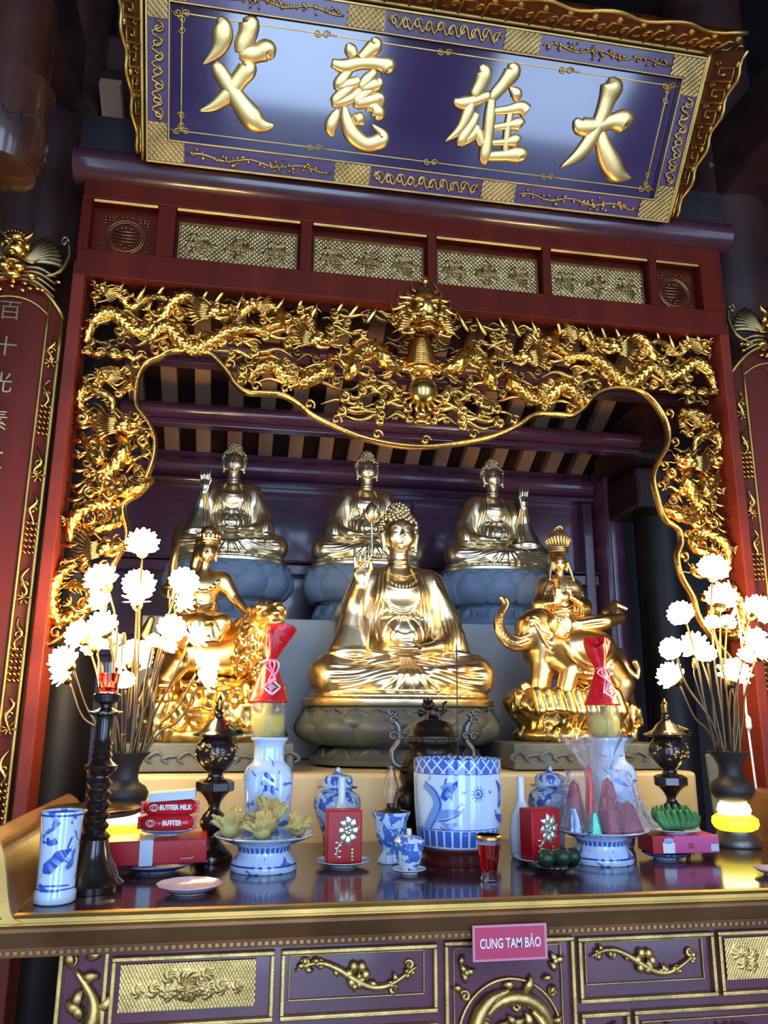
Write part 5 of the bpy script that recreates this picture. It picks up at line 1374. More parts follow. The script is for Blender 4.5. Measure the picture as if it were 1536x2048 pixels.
b.add([(p0[0]+x, p0[1]+y, p0[2]+z) for x, y, z in ((-.014, 0, .03), (0, -.004, .03), (.014, 0, .03), (0, .004, .03), (-.002, 0, .21), (.008, -.002, .22), (.018, 0, .21), (.008, .002, .21))], [(0, 1, 5, 4), (1, 2, 6, 5), (2, 3, 7, 6), (3, 0, 4, 7), (0, 3, 2, 1), (4, 5, 6, 7)])
b.box(p0+(0, 0, .02), (.045, .010, .010))
obj('raised_sword', b, BRONZEW, t)

# ---------------------------------------------------------------- elephant rider (right)
EX, EY, EZ = .588, 2.71, 1.509
t = thing('elephant_rider_statue', 'gilded crowned bodhisattva riding an elephant with raised trunk on a rock, right of centre', 'statue', (EX, EY, EZ))
V = rock('rock2', (-.27, -.20, 0), (.28, .20, .23), .0042, [((0.02, 0, .02), (.215, .16, .05)), ((-.02, 0, .10), (.19, .12, .08)), ((-.155, -.02, .13), (.08, .09, .05)), ((.14, 0, .12), (.10, .10, .07)), ((.2, 0, .09), (.06, .08, .05))], 14)
for i in range(9): x = -.16+.035*i; V.ch([(x, -.14, .16), (x+.008, -.155, .10), (x+.0, -.13, .05)], [.018, .022, .010], .008)
V.e((-.10, -.16, .07), (.05, .05, .022), k=.02, sub=True); V.e((-.20, -.10, .06), (.05, .08, .035), k=.02, sub=True)
obj('rock_base', V.mesh('rock2'), ROCKG, t)
V = Vol((-.27, -.20, .13), (.28, .18, .56), .0038)
V.e((.03, .0, .295), (.155, .105, .095), k=.03); V.e((-.06, -.01, .31), (.10, .095, .09), k=.03); V.e((.13, .02, .27), (.09, .09, .09), k=.03)
V.e((-.125, -.04, .375), (.068, .062, .062), k=.03); V.e((-.10, -.04, .415), (.05, .05, .035), k=.02)
tr = spl([(-.15, -.05, .355), (-.19, -.055, .325), (-.228, -.055, .335), (-.252, -.05, .375), (-.250, -.05, .415), (-.232, -.05, .445), (-.228, -.05, .465), (-.243, -.05, .482)], 4); V.ch(tr, [.036, .029, .023, .019, .016, .013, .011, .008], .01)
for i in range(6, len(tr)-2):
    V.c(tr[i]+(0, -.028, 0), tr[i]+(0, -.012, 0), .0035, k=.003, sub=False)
V.ch([(-.15, -.06, .335), (-.175, -.065, .315), (-.185, -.06, .31)], [.022, .015, .010], .01)
V.e((-.055, -.112, .388), (.040, .012, .044), k=.006, rot=(0, 0, R(-20)))
V.ch(spl([(-.082, -.118, .425), (-.050, -.126, .432), (-.022, -.118, .415), (-.018, -.110, .375), (-.040, -.112, .345), (-.066, -.115, .352)], 3), .0055, .004)
for j in range(3): V.ch([(-.078+.010*j, -.122, .410-.012*j), (-.052+.006*j, -.126, .404-.014*j), (-.038+.004*j, -.124, .375-.008*j)], .0035, .003)
V.e((-.148, -.098, .40), (.016, .008, .010), k=.006); V.ch([(-.165, -.085, .41), (-.145, -.10, .415), (-.125, -.10, .405)], .004, .004)
V.fold([(-.10, .45), (-.075, .40), (-.085, .35), (-.11, .32)], .006, .006, 6, sub=True)
for q in (-.012, .012): V.ch([(-.165, -.095, .338+q), (-.20, -.105, .325+q), (-.225, -.10, .335+q)], [.008, .006, .003], .004)
for (a, k_, f, r_) in (((-.10, -.05, .26), (-.115, -.06, .20), (-.12, -.06, .15), .038), ((-.06, -.09, .27), (-.035, -.13, .235), (-.055, -.13, .17), .034), ((.15, -.06, .24), (.17, -.09, .19), (.16, -.08, .14), .040), ((.10, .08, .24), (.10, .08, .14), (.1, .08, .13), .04)):
    V.ch([a, k_, f], [r_*1.15, r_, r_*.9], .02)
V.ch([(.205, .0, .30), (.235, -.01, .24), (.262, -.02, .215), (.270, -.02, .245), (.258, -.02, .27)], [.022, .012, .009, .009, .013], .01)
# saddle cloth with swags and bells
V.e((.05, -.04, .315), (.125, .085, .075), k=.01)
for j in range(6): V.fold([(-.04+.006*j, .33-.012*j), (.02, .265-.015*j), (.09, .255-.014*j), (.15-.004*j, .31-.012*j)], .0055, .004, 6)
for j in range(4): V.fold([(-.15+.012*j, .395-.02*j), (-.12+.01*j, .36-.02*j), (-.085, .345-.018*j)], .004, .004, 5)
V.e((-.155, -.098, .385), (.010, .006, .006), k=.004)
for i in range(12): 
    x = -.02+.013*i; y = V.front(x, .225+.004*math.cos(i))
    if y: V.e((x, y, .225), .0065, k=.003)
obj('elephant', V.mesh('elephant'), BRONZEW, t)
V = Vol((-.18, -.20, .33), (.27, .18, .70), .0031)
RX, RY, RZ, s = -.005, .0, .375, .305
P = lambda a, b_, c_: (RX+a*s, RY+b_*s, RZ+c_*s)
V.e(P(.05, 0, .04), (.27*s, .26*s, .10*s), k=.02); V.e(P(0, .02, .30), (.18*s, .15*s, .26*s), k=.04); V.c(P(-.16, .02, .54), P(.16, .02, .54), .085*s, k=.04)
for q in (-1, 1):
    V.ch([P(q*.18, .0, .50), P(q*.25, -.02, .28), P(q*.25, -.04, .14)], [.09*s, .095*s, .10*s], .03)
    V.ch([P(q*.28, -.04, .30), P(q*.16, -.20, .30), P(q*.05, -.24, .36)], [.08*s, .05*s, .03*s], .02)
    for i in range(4): V.ch([P(q*(.03+.02*i)-.06, -.25, .36), P(q*(.03+.02*i)-.06, -.26, .46)], [.013*s, .010*s], .003)
V.e(P(-.05, -.25, .37), (.05*s, .03*s, .05*s), k=.01)
V.c(P(0, 0, .60), P(0, -.02, .70), .05*s, .045*s, k=.02)
face(V, P(0, -.03, .80), .105*s); V.e(P(0, .05, .85), (.105*s, .10*s, .14*s), k=.01)
V.ch([P(.12, -.18, .05), P(.45, -.22, .10), P(.66, -.14, .16)], [.10*s, .085*s, .07*s], .03)       # knee
V.ch([P(.55, -.05, .22), P(.68, .0, .34), P(.80, -.05, .28)], [.06*s, .05*s, .03*s], .02)
for j in range(6):
    for q in (-1, 1): V.fold([(RX+q*(.05+.02*j)*s, RZ+.58*s), (RX+q*(.09+.03*j)*s, RZ+.42*s), (RX+q*(.10+.035*j)*s, RZ+.22*s), (RX+q*(.06+.03*j)*s, RZ+.08*s)], .0036, .004, 5)
for j in range(6): V.fold([(RX-.10*s, RZ+(.30-.035*j)*s), (RX, RZ+(.25-.038*j)*s), (RX+.12*s, RZ+(.30-.035*j)*s)], .0036, .004, 5)
for j in range(4): V.fold([(RX+.10*s, RZ+(.12-.04*j)*s), (RX+.30*s, RZ+(.16-.045*j)*s), (RX+.62*s, RZ+(.20-.04*j)*s)], .0036, .004, 5)
obj('bodhisattva', V.mesh('rider2'), BRONZEW, t)
b = MB(); hc = P(0, -.02, .97)
for q in range(3): b.tube([(hc[0]+.115*s*math.cos(a), hc[1]-.115*s*math.sin(a)+.02*s, hc[2]-.03*s+q*.022*s) for a in np.linspace(-.3, PI+.3, 15)], .010*s, 6)
for i in range(13):
    a = -.1+i*(PI+.2)/12; p0 = np.array([hc[0]+.11*s*math.cos(a), hc[1]-.11*s*math.sin(a)+.02*s, hc[2]+.03*s]); hh = (.16+.12*math.sin(a))*s
    b.tube([p0, p0+(.035*s*math.cos(a), 0, hh*.4), p0+(-.045*s*math.cos(a), .02*s, hh*.85)], [.013*s, .017*s, .006*s], 6); b.ell(p0+(-.045*s*math.cos(a), .02*s, hh*.85), .016*s, n=7, m=5); b.ell(p0+(.04*s*math.cos(a), -.01*s, hh*.4), .017*s, n=7, m=5)
obj('openwork_crown', b, BRONZEW, t)
for q in (-1, 1):
    b = MB(); b.tube(spl([P(q*.10, -.04, .82), P(q*.13, -.05, .70), P(q*.15, -.08, .58)], 4), [.012*s, .02*s, .01*s], 6); b.ell(P(q*.10, -.05, .80), .02*s); obj('ear_ribbon', b, BRONZEW, t)
# ---------------------------------------------------------------- things on the altar table (table plane z = 1.26)
BWA = blue_white('blue_white_landscape', 22, .56, [(.0, .022, 'white'), (.024, .0265, 'line'), (.150, .1535, 'line')], 1.7)
BWB = blue_white('blue_white_stand', 30, .60, [(.062, .070, 'line'), (.012, .016, 'line'), (.040, .052, 'petals')], 3.1)
BWC = blue_white('blue_white_vase_scene', 17, .58, [(.205, .30, 'white')], 5.2)
BWD = blue_white('blue_white_jar_dense', 26, .50, [], 8.4)
BWE = blue_white('blue_white_bowl', 20, .66, [(.166, .197, 'lattice'), (.164, .166, 'line'), (.006, .040, 'petals'), (.042, .044, 'line')], 2.2)
BWF = blue_white('blue_white_cup', 40, .50, [], 6.2)
COBALT = mat('cobalt_brushwork', (.03, .09, .42), .12, coat=.6)
COBL = mat('pale_cobalt_wash', (.16, .30, .62), .12, coat=.6)
def cyl_strip(path, r, m=None, y=None, eps=.0006):
    """brush stroke on a cylinder: path [(arc metres, z, width)]"""
    P = spl(path, 6); T = np.gradient(P[:, :2], axis=0); T /= np.linalg.norm(T, axis=1)[:, None]+1e-9
    N = np.stack([-T[:, 1], T[:, 0]], 1); v = []
    for sgn in (-1, 1):
        for p_, n_ in zip(P, N):
            a = p_[0]+sgn*n_[0]*p_[2]/2; z = p_[1]+sgn*n_[1]*p_[2]/2; th = a/r
            v.append(((r+eps)*math.sin(th), -(r+eps)*math.cos(th), z))
    n = len(P); return v, [(i, i+1, n+i+1, n+i) for i in range(n-1)]
def strokes_on(name, lst, r, m, parent, rf=None):
    b = MB()
    for s_ in lst:
        v, f = cyl_strip(s_, r); b.add(v, [q[::-1] for q in f])
    return obj(name, b, m, parent, smooth=False)

# tall blue and white cylinder
x, y = -.852, 1.675
t = thing('cylinder_vase', 'tall blue and white porcelain cylinder vase at the left front corner', 'vase', (x, y, TZ))
obj('body', MB().lathe([(.034, 0), (.037, .003), (.037, .019), (.0335, .024), (.034, .06), (.036, .12), (.0385, .158), (.0365, .158), (.034, .12), (.031, .03), (0, .028)], 40), BWA, t, angle=50)
strokes_on('painted_mountains', [[(-.02, .055, .004), (-.012, .062, .022), (-.002, .070, .018), (.008, .082, .022), (.018, .088, .012), (.028, .094, .003)],
    [(-.028, .105, .004), (-.018, .112, .020), (-.006, .108, .016), (.002, .105, .004)], [(.02, .095, .003), (.026, .11, .004), (.034, .125, .004)], [(.012, .128, .002), (.02, .135, .006), (.03, .138, .002)], [(-.025, .140, .003), (-.016, .146, .006), (-.006, .142, .002)], [(-.03, .032, .002), (0, .033, .003), (.03, .032, .002)]], .0352, COBALT, t)
# candle holder
x, y = -.806, 1.775; H = .416/452.
t = thing('candlestick', 'tall turned black candlestick holding a glass of red oil', 'candlestick', (x, y, TZ))
def zc(py): return (1797-py)*H
cp = [(.062, 0), (.063, .012), (.052, .022), (.046, .040), (.038, .052), (.030, .075), (.026, .092), (.030, .098), (.022, .106)]
for k in range(5): z0 = .108+k*.020; cp += [(.019, z0), (.0245, z0+.007), (.0255, z0+.011), (.019, z0+.018)]
cp += [(.018, .212), (.030, .222), (.033, .232), (.022, .240), (.018, .246), (.021, .252), (.017, .258), (.020, .264), (.0165, .270), (.020, .276), (.017, .280), (.017, .325), (.019, .33), (.033, .333), (.033, .337), (.018, .342), (.012, .346), (.013, .352), (.024, .358), (.027, .372), (.025, .374), (.0, .368)]
cst = obj('turned_column', MB().lathe(cp, 36), WOODBK, t, angle=40)
b = MB()
for k in range(12): a = k*PI/6; b.ell((.031*math.cos(a), .031*math.sin(a), .3365), (.004, .004, .003), n=6, m=4)
obj('gilt_collar_beads', b, GOLDF, t, kind='stuff')
t = thing('votive_glass', 'small fluted glass of red oil on top of the candlestick', 'glass', (x, y, TZ+.3755))
gp_ = [(.015, 0), (.020, .012), (.023, .036), (.024, .062)]
obj('glass', MB().lathe(gp_+[(.0232, .062), (.0222, .036), (.019, .012), (.0, .003)], 28, amp=.03, lob=10), GLASS, t, angle=50)
obj('red_oil', MB().lathe([(.013, .004), (.0188, .013), (.0218, .034), (.022, .040), (0, .040)], 28, amp=.03, lob=10), REDG, t, angle=50)
# front red glass
t = thing('votive_glass', 'fluted glass of red oil with gilt rim, front of the incense bowl', 'glass', (-.002, 1.745, TZ))
obj('glass', MB().lathe([(.017, 0), (.019, .004), (.015, .014), (.017, .022), (.023, .060), (.026, .090), (.0252, .090), (.0222, .06), (.0155, .022), (0, .016)], 30, amp=.03, lob=10), GLASS, t, angle=50)
obj('red_oil', MB().lathe([(.0145, .018), (.016, .024), (.0218, .060), (.0235, .072), (0, .072)], 30, amp=.03, lob=10), REDG, t, angle=50)
obj('gilt_rim', MB().lathe([(.0262, .0905), (.0265, .081), (.0262, .0805), (.0255, .0905)], 30, amp=.03, lob=10), GOLDT, t)

# turned urns
def urn(x, y, lab):
    t = thing('turned_urn', lab, 'urn', (x, y, TZ), group='turned ebony urns')
    p_ = [(.048, 0), (.050, .010), (.044, .020), (.030, .034), (.018, .046), (.015, .056), (.022, .064), (.031, .080), (.032, .090), (.024, .104), (.015, .112), (.013, .120), (.016, .130), (.024, .142), (.034, .152)]
    obj('foot', MB().lathe(p_, 36), WOODBK, t, angle=50)
    obj('octagonal_block', MB().lathe([(.036, .152), (.046, .156), (.046, .176), (.034, .182)], 8), WOODBK, t, smooth=False, bevel=.002)
    bo = obj('bowl', MB().lathe([(.024, .182), (.018, .188), (.018, .196), (.032, .206), (.049, .226), (.052, .244), (.048, .262), (.036, .276), (.034, .280)], 36), WOODBK, t, angle=60)
    b = MB(); rr = random.Random(2)
    for k in range(26):
        a = -PI/2+rr.uniform(-1.3, 1.3); z = rr.uniform(.218, .264); r_ = .051-.4*(z-.242)**2*30
        b.ell((r_*math.cos(a), r_*math.sin(a), z), (.006, .005, .0035), rot=(0, rr.uniform(-1, 1), 0), n=7, m=4)
    obj('gilt_inlay', b, GOLDF, bo)
    ld = obj('lid', MB().lathe([(.036, .280), (.060, .283), (.062, .287), (.050, .292), (.036, .300), (.026, .314), (.014, .322), (.010, .330), (.012, .336), (.006, .342)], 36), WOODBK, t, angle=60)
    b = MB(); b.lathe([(.006, .340), (.010, .346), (.008, .356), (.011, .362), (.006, .372), (.002, .382)], 12)
    obj('gilt_finial', b, BRASS, ld)
    b = MB()
    for k in range(5):
        b.tube(spl([(.02, -.02, .312-.003*k), (.045, -.026+.006*k, .300-.003*k), (.066+.004*k, -.018+.01*k, .291)], 4), [.003, .007, .002], 6, up=(0, 0, 1), flat=(1, .5))
    obj('gilt_leaf_spray', b, BRASS, ld)
urn(-.583, 2.06, 'black turned urn with lid on the left, behind the biscuit packs')
urn(.620, 2.10, 'black turned urn with lid on the right, behind the green bananas')

# red carton stack on the left
def plate(name, lab, x, y, z, r, m=PORC, h=.016, cat='plate', group=None, amp=0, lob=0):
    t = thing(name, lab, cat, (x, y, z), group=group)
    obj('dish', MB().lathe([(r*.5, 0), (r*.52, .003), (r*.62, .004), (r*.9, h*.75), (r, h), (r*.99, h+.0015), (r*.86, h*.72), (r*.6, .0065), (0, .006)], 40, amp=amp, lob=lob), m, t, angle=60)
    return t
plate('plate', 'blue-rimmed white plate under the red gift carton', -.70, 1.955, TZ, .085, blue_white('blue_rim_plate', 30, .6, [(.010, .02, 'line')], 4))
t = thing('gift_carton', 'flat glossy red carton with pale ribbon on a plate', 'box', (-.697, 1.965, TZ+.0175), (0, R(-1.0), R(2)))
obj('carton', MB().box((0, 0, .026), (.212, .115, .050)), REDBOX, t, smooth=False, bevel=.003)
obj('pale_ribbon', MB().box((-.022, 0, .026), (.028, .1165, .0515)), LBLUE, t, smooth=False)
b = MB(); b.tube([(.05, -.0590, .012), (.072, -.0590, .0125), (.078, -.0590, .015)], .0012, 5); obj('printed_mark', b, LBLUE, t)
plate('plate', 'small blue and white plate on top of the red carton', -.680, 1.965, TZ+.0732, .058, bpy.data.materials['blue_rim_plate'], h=.010)
def pack(z, dx, word, lab, rz):
    t = thing('biscuit_pack', lab, 'packet', (-.679+dx, 1.962, z), (0, 0, rz), group='red biscuit packs')
    V = Vol((-.066, -.030, 0), (.066, .030, .036), .0028)
    V.e((0, 0, .0175), (.054, .026, .0165), k=.01); V.c((-.042, 0, .0175), (.042, 0, .0175), .016, k=.01)
    obj('wrapper', V.mesh('pack'), REDPL, t)
    for q in (-1, 1): obj('crimped_end', MB().relief(0, .012, .004, .031, 3, 28, lambda X, Z: .0016*np.sign(np.sin(Z*1400)), y=0).xf(np.array([[1, 0, 0, q*.052-(.0 if q > 0 else .012)], [0, 1, 0, 0], [0, 0, 1, 0], [0, 0, 0, 1]])), REDPL, t, smooth=False)
    text(word, .015, PAPER, t, (.012, -.0262, .019), sx=.75, bold=.0006, res=2, ext=.001)
    b = MB(); b.tube([(-.034+.009*math.cos(a), -.0235, .019+.007*math.sin(a)) for a in np.linspace(0, 2*PI, 17)[:-1]], .0009, 4, closed=True); b.tube([(-.034+.004*math.cos(a), -.0245, .019+.005*math.sin(a)) for a in np.linspace(0, 2*PI, 13)[:-1]], .0009, 4, closed=True)
    obj('round_emblem', b, PAPER, t)
pack(TZ+.0805, -.003, 'BUTTER', 'red foil biscuit packet, lower of the two on the carton', 0)
pack(TZ+.113, .002, 'BUTTER MILK', 'red foil biscuit packet, upper of the two on the carton', R(2))
t = thing('card_box', 'thin pale blue-white box lying on the biscuit packets', 'box', (-.672, 1.962, TZ+.1462), (0, R(-4), 0))
obj('carton', MB().box((0, 0, .010), (.100, .055, .019)), LBLUE, t, smooth=False, bevel=.0015)
t = plate('saucer', 'empty scalloped saucer with pinkish glaze on the left front', -.614, 1.715, TZ, .062, CLOTH, h=.017, cat='saucer', amp=.02, lob=12)

# footed fruit stands
def fruit_stand(x, y, lab):
    t = thing('fruit_stand', lab, 'stand', (x, y, TZ), group='blue and white footed fruit stands')
    pr = [(.072, 0), (.074, .006), (.072, .018), (.064, .028), (.058, .034), (.057, .046), (.062, .052), (.082, .060), (.108, .070), (.113, .074), (.111, .0755), (.085, .067), (.05, .062), (0, .060)]
    obj('dish', MB().lathe(pr, 56), BWB, t, angle=60); return t
fruit_stand(-.465, 1.94, 'blue and white footed stand of yellow citrons')
fruit_stand(.333, 1.925, 'blue and white footed stand of foil-wrapped sweets')
def citron(x, y, z, s, seed, rot, lab):
    rr = random.Random(seed); t = thing('fingered_citron', lab, 'fruit', (x, y, z), rot, group='fingered citrons on the stand')
    V = Vol((-1.1, -1.1, -.15), (1.1, 1.1, 1.5), .055)
    V.e((0, 0, .42), (.50, .48, .50), k=.1)
    for i in range(28):
        a = i*2.4; el = .05+1.25*((i*.37) % 1); r0 = .42; L = rr.uniform(.8, 1.05)
        d = np.array([math.cos(a)*math.cos(el), math.sin(a)*math.cos(el), math.sin(el)*.95]); p0 = np.array([0, 0, .4])+d*r0; p1 = p0+d*L*.35+np.array([0, 0, .05]); p2 = p1+d*L*.22+np.array([rr.uniform(-.1, .1), rr.uniform(-.1, .1), .04])
        if p2[2] < .12: p2[2] = .12
        V.ch([p0, p1, p2], [.15, .13, .07], .05)
    o = obj('fruit', V.mesh('citron'), CITRON, t); o.scale = (s, s, s); return t
cz_ = TZ+.0665
citron(-.543, 1.932, cz_+.002, .045, 1, (0, 0, 0), 'yellow fingered citron at the left end of the fruit stand')
citron(-.474, 1.888, cz_+.002, .042, 2, (0, 0, 1), 'yellow fingered citron at the front middle of the fruit stand')
citron(-.458, 1.992, cz_+.004, .056, 3, (0, 0, 2), 'tall yellow fingered citron at the back of the fruit stand')
citron(-.390, 1.940, cz_+.002, .036, 4, (0, 0, 3), 'small fingered citron at the right end of the fruit stand')

# square-shouldered vases with jars and red bags
def big_vase(x, y, lab, full=True):
    t = thing('porcelain_vase', lab, 'vase', (x, y, TZ), group='square-shouldered porcelain vases')
    pr = [(.044, 0), (.047, .006), (.050, .03), (.058, .10), (.062, .16), (.062, .185), (.055, .205), (.042, .216), (.038, .224), (.037, .256), (.042, .268), (.047, .272), (.047, .277), (.040, .278), (.034, .256), (.0, .20)]
    o = obj('body', MB().lathe(pr, 44, sq=3.2), BWC, t, angle=60)
    return t
def jar_bag(x, y, lab1, lab2, lean, hs=1.0):
    z = TZ+.2785
    t = thing('plastic_jar', lab1, 'jar', (x, y, z), group='clear jars on the vases')
    obj('jar', MB().lathe([(.042, 0), (.044, .003), (.044, .082), (.040, .084), (0, .084)], 32), JARPL, t, angle=50)
    obj('yellow_sweets', MB().lathe([(.030, .002), (.041, .02), (.042, .046), (.036, .058), (0, .058)], 24, amp=.03, lob=5), mat('yellow_jelly', (.75, .55, .02), .4), t)
    obj('inner_tube', MB().lathe([(.018, .003), (.018, .083), (.015, .083), (.015, .01), (0, .006)], 20, (0, -.0245, 0)), GLASS, t)
    t = thing('red_gift_bag', lab2, 'bag', (x, y, z+.0845), (0, 0, 0), group='red gift bags on the jars'); t.scale = (1, 1, hs)
    V = Vol((-.07, -.06, -.002), (.07, .06, .26), .0036)
    P = [((0, 0, .010), (.052, .046)), ]
    def bag(X, Y, Z):
        u = np.clip(Z/.125, 0, 1); w = .050*(1-u)+.013*u+0*X
        fr = np.clip((Z-.125)/.09, 0, 1); w = w+.030*fr*(1-.3*fr)
        a = np.arctan2(Y, X); w = w*(1+.05*np.cos(4*a)+.06*np.sin(7*a+Z*40)*np.minimum(1, u)+.22*fr*np.sin(3*a+1.0+Z*30))
        cx = lean*np.clip(Z-.11, 0, 1)*.45
        r_ = np.sqrt((X-cx)**2+(Y*1.15)**2); d = (r_-w)*.7
        return np.maximum(np.maximum(d, -Z), Z-.215+.02*np.sin(a*2.0))
    V.put(bag, (-.07, -.06, 0), (.07, .06, .24), .002)
    obj('wrap', V.mesh('bag'), REDFILM, t)
    b = MB()
    for k in range(4):
        p = spl([(lean*.01, -.016, .125), (lean*.015+.012*k-.02, -.030, .108), (lean*.01+.010*math.sin(k*2), -.036, .085-.012*k), (.016*math.cos(k*1.7), -.043, .062-.012*k)], 5)
        b.tube(p, .0016, 5, flat=(1.6, .5))
    b.tube([(lean*.006+.015*math.cos(a), .015*math.sin(a), .124) for a in np.linspace(0, 2*PI, 15)[:-1]], .003, 6, closed=True)
    obj('curled_pink_ribbon', b, mat('pink_ribbon', (.75, .25, .42), .3), t)
    b = MB(); cx_ = .006 if lean > 0 else .012; zz = .044
    fr = [(cx_-.022, zz), (cx_, zz+.022), (cx_+.022, zz), (cx_, zz-.022)]
    def on(px_, pz_): u = pz_/.125; w = .050*(1-u)+.013*u; return (px_, -math.sqrt(max(1e-5, w*w*1.16-px_*px_))/1.15-.0025, pz_)
    for i in range(4):
        a, c_ = fr[i], fr[(i+1) % 4]; b.tube([on(a[0]*(1-u)+c_[0]*u, a[1]*(1-u)+c_[1]*u) for u in np.linspace(0, 1, 4)], .0032, 5, flat=(1, .3))
    for k in range(-2, 3): b.tube([on(cx_+k*.005, zz-.008+abs(k)*.003), on(cx_+k*.005, zz+.009-abs(k)*.003)], .0012, 4); b.tube([on(cx_-.008+abs(k)*.003, zz+k*.0042), on(cx_+.008-abs(k)*.003, zz+k*.0042)], .0012, 4)
    obj('lucky_paper_cut', b, PAPER, t)
big_vase(-.455, 2.13, 'blue and white square-shouldered vase behind the citrons')
strokes_on('painted_scene', [[(-.05, .10, .01), (-.035, .13, .03), (-.02, .155, .018), (0, .16, .014), (.02, .152, .02), (.03, .158, .006)], [(-.012, .195, .003), (-.006, .190, .012), (.008, .178, .006), (.016, .172, .003)], [(.024, .20, .002), (.026, .17, .003), (.026, .13, .002)], [(-.004, .232, .002), (.006, .222, .0025), (.010, .210, .002)], [(-.045, .182, .004), (-.03, .188, .010), (-.02, .185, .004)], [(.036, .165, .004), (.041, .168, .012), (.045, .165, .004)]], .0625, COBALT, bpy.data.objects['porcelain_vase'])
jar_bag(-.462, 2.13, 'clear jar with yellow sweets on the left porcelain vase', 'red cellophane gift bag on the left jar, top leaning right', .5, .86)
big_vase(.462, 2.13, 'blue and white vase mostly hidden behind the cellophane sweet bag')
jar_bag(.452, 2.13, 'clear jar with yellow sweets on the right, above the cellophane', 'red cellophane gift bag on the right jar beside the elephant rider', -.2, .80)

# lidded ginger jars
def ginger(x, y, lab):
    t = thing('ginger_jar', lab, 'jar', (x, y, TZ), group='lidded ginger jars')
    b_ = obj('body', MB().lathe([(.032, 0), (.034, .005), (.036, .03), (.050, .07), (.062, .105), (.060, .125), (.046, .138), (.038, .142), (.038, .148), (0, .148)], 44), BWD, t, angle=60)
    l_ = obj('lid', MB().lathe([(.052, .148), (.053, .151), (.040, .153), (.040, .168), (.034, .178), (.012, .184), (.006, .186)], 40), BWD, t, angle=50)
    obj('knob', MB().lathe([(.005, .184), (.008, .188), (.009, .193), (.006, .199), (0, .201)], 18), BWF, l_)
ginger(-.272, 2.19, 'blue and white ginger jar with lid, left of the censer')
ginger(.312, 2.19, 'blue and white ginger jar with lid, right of the censer')
# red tea tins on plates, thin white bottles behind
for x, y, lab, lx in ((-.285, 1.955, 'left', 0), (.180, 1.925, 'right', .0)):
    plate('plate', 'white plate under the %s red tea tin' % lab, x, y, TZ, .062, PORC, h=.012)
    t = thing('tea_tin', 'red tin box with silver flower pattern, %s one' % lab, 'tin', (x, y, TZ+.007), (0, 0, R(0 if x < 0 else 14)), group='red flower tins')
    obj('tin_body', MB().box((0, 0, .058), (.080, .052, .114)), REDBOX, t, smooth=False, bevel=.003)
    b = MB(); rr = random.Random(3)
    for k in range(8):
        a = k*PI/4; c_ = (.008, -.0268, .072)
        b.tube([(c_[0]+.004*math.cos(a), -.0262, c_[2]+.005*math.sin(a)), (c_[0]+.016*math.cos(a), -.0266, c_[2]+.022*math.sin(a)), (c_[0]+.027*math.cos(a+.25), -.0262, c_[2]+.036*math.sin(a+.25))], [.003, .0090, .001], 7, flat=(1, .12), up=(0, -1, 0))
    for k in range(5):
        a = k*1.256; b.tube([(.008, -.0266, .072), (.008+.010*math.cos(a), -.0268, .072+.012*math.sin(a))], [.002, .005], 6, flat=(1, .15), up=(0, -1, 0))
    b.tube(spl([(-.004, -.0262, .05), (-.015, -.0264, .036), (-.020, -.0262, .012)], 4), [.0015, .002, .0015], 5, flat=(1, .3), up=(0, -1, 0))
    for k in range(6): b.tube([(-.012-.001*k, -.0262, .045-.006*k), (-.024+.018*(k % 2), -.0266, .047-.006*k)], [.004, .001], 6, flat=(1, .2), up=(0, -1, 0))
    obj('silver_flower_print', b, mat('silver_gilt_print', (.75, .68, .5), .3, .8), t)
    b = MB()
    for k in range(4): b.ell((.018, -.0262, .008+.0075*k), (.004, .0006, .004), n=8, m=5)
    obj('gold_lettering_column', b, GOLDF, t)
    t = thing('slender_bottle', 'slender white porcelain bottle behind the %s red tin' % lab, 'bottle', (x+(.005 if x < 0 else -.017), y+.078, TZ), group='slender white bottles')
    obj('bottle', MB().lathe([(.026, 0), (.030, .01), (.032, .06), (.026, .10), (.013, .124), (.009, .135), (.0088, .185), (.0095, .188), (.0070, .188), (.006, .14), (0, .13)], 28), PORC, t, angle=60)

# oil lamp with glass chimney
t = thing('oil_lamp', 'blue and white footed oil lamp with clear glass chimney', 'lamp', (-.168, 1.985, TZ))
obj('cup', MB().lathe([(.030, 0), (.031, .006), (.024, .018), (.022, .034), (.030, .045), (.036, .066), (.038, .09), (.046, .108), (.047, .112), (.040, .112), (.032, .09), (0, .08)], 36), BWF, t, angle=60)
obj('burner', MB().lathe([(.038, .111), (.016, .116), (.010, .122), (.010, .130), (0, .131)], 24), BRONZE, t, angle=50)
obj('glass_chimney', MB().lathe([(.012, .122), (.013, .135), (.020, .150), (.021, .160), (.014, .182), (.0095, .20), (.0098, .215), (.009, .215), (.0088, .20), (.0132, .182), (.020, .160), (.019, .150), (.012, .135), (.011, .122)], 28), GLASS, t, angle=60)
# lidded tea cup
plate('saucer', 'white saucer under the lidded cup, front middle', -.153, 1.845, TZ, .037, PORC, h=.010, cat='saucer')
t = thing('lidded_cup', 'small blue and white lidded tea cup on a saucer, front middle', 'cup', (-.153, 1.845, TZ+.0068))
obj('cup', MB().lathe([(.016, 0), (.018, .003), (.026, .018), (.031, .042), (.033, .058), (.031, .058), (.029, .042), (0, .01)], 32), BWF, t, angle=60)
l_ = obj('lid', MB().lathe([(.034, .0585), (.034, .0605), (.026, .068), (.008, .072), (0, .072)], 32), BWD, t, angle=60)
obj('knob', MB().lathe([(.0045, .0715), (.0055, .075), (.0055, .084), (.0035, .0855), (0, .0855)], 14), PORC, l_)

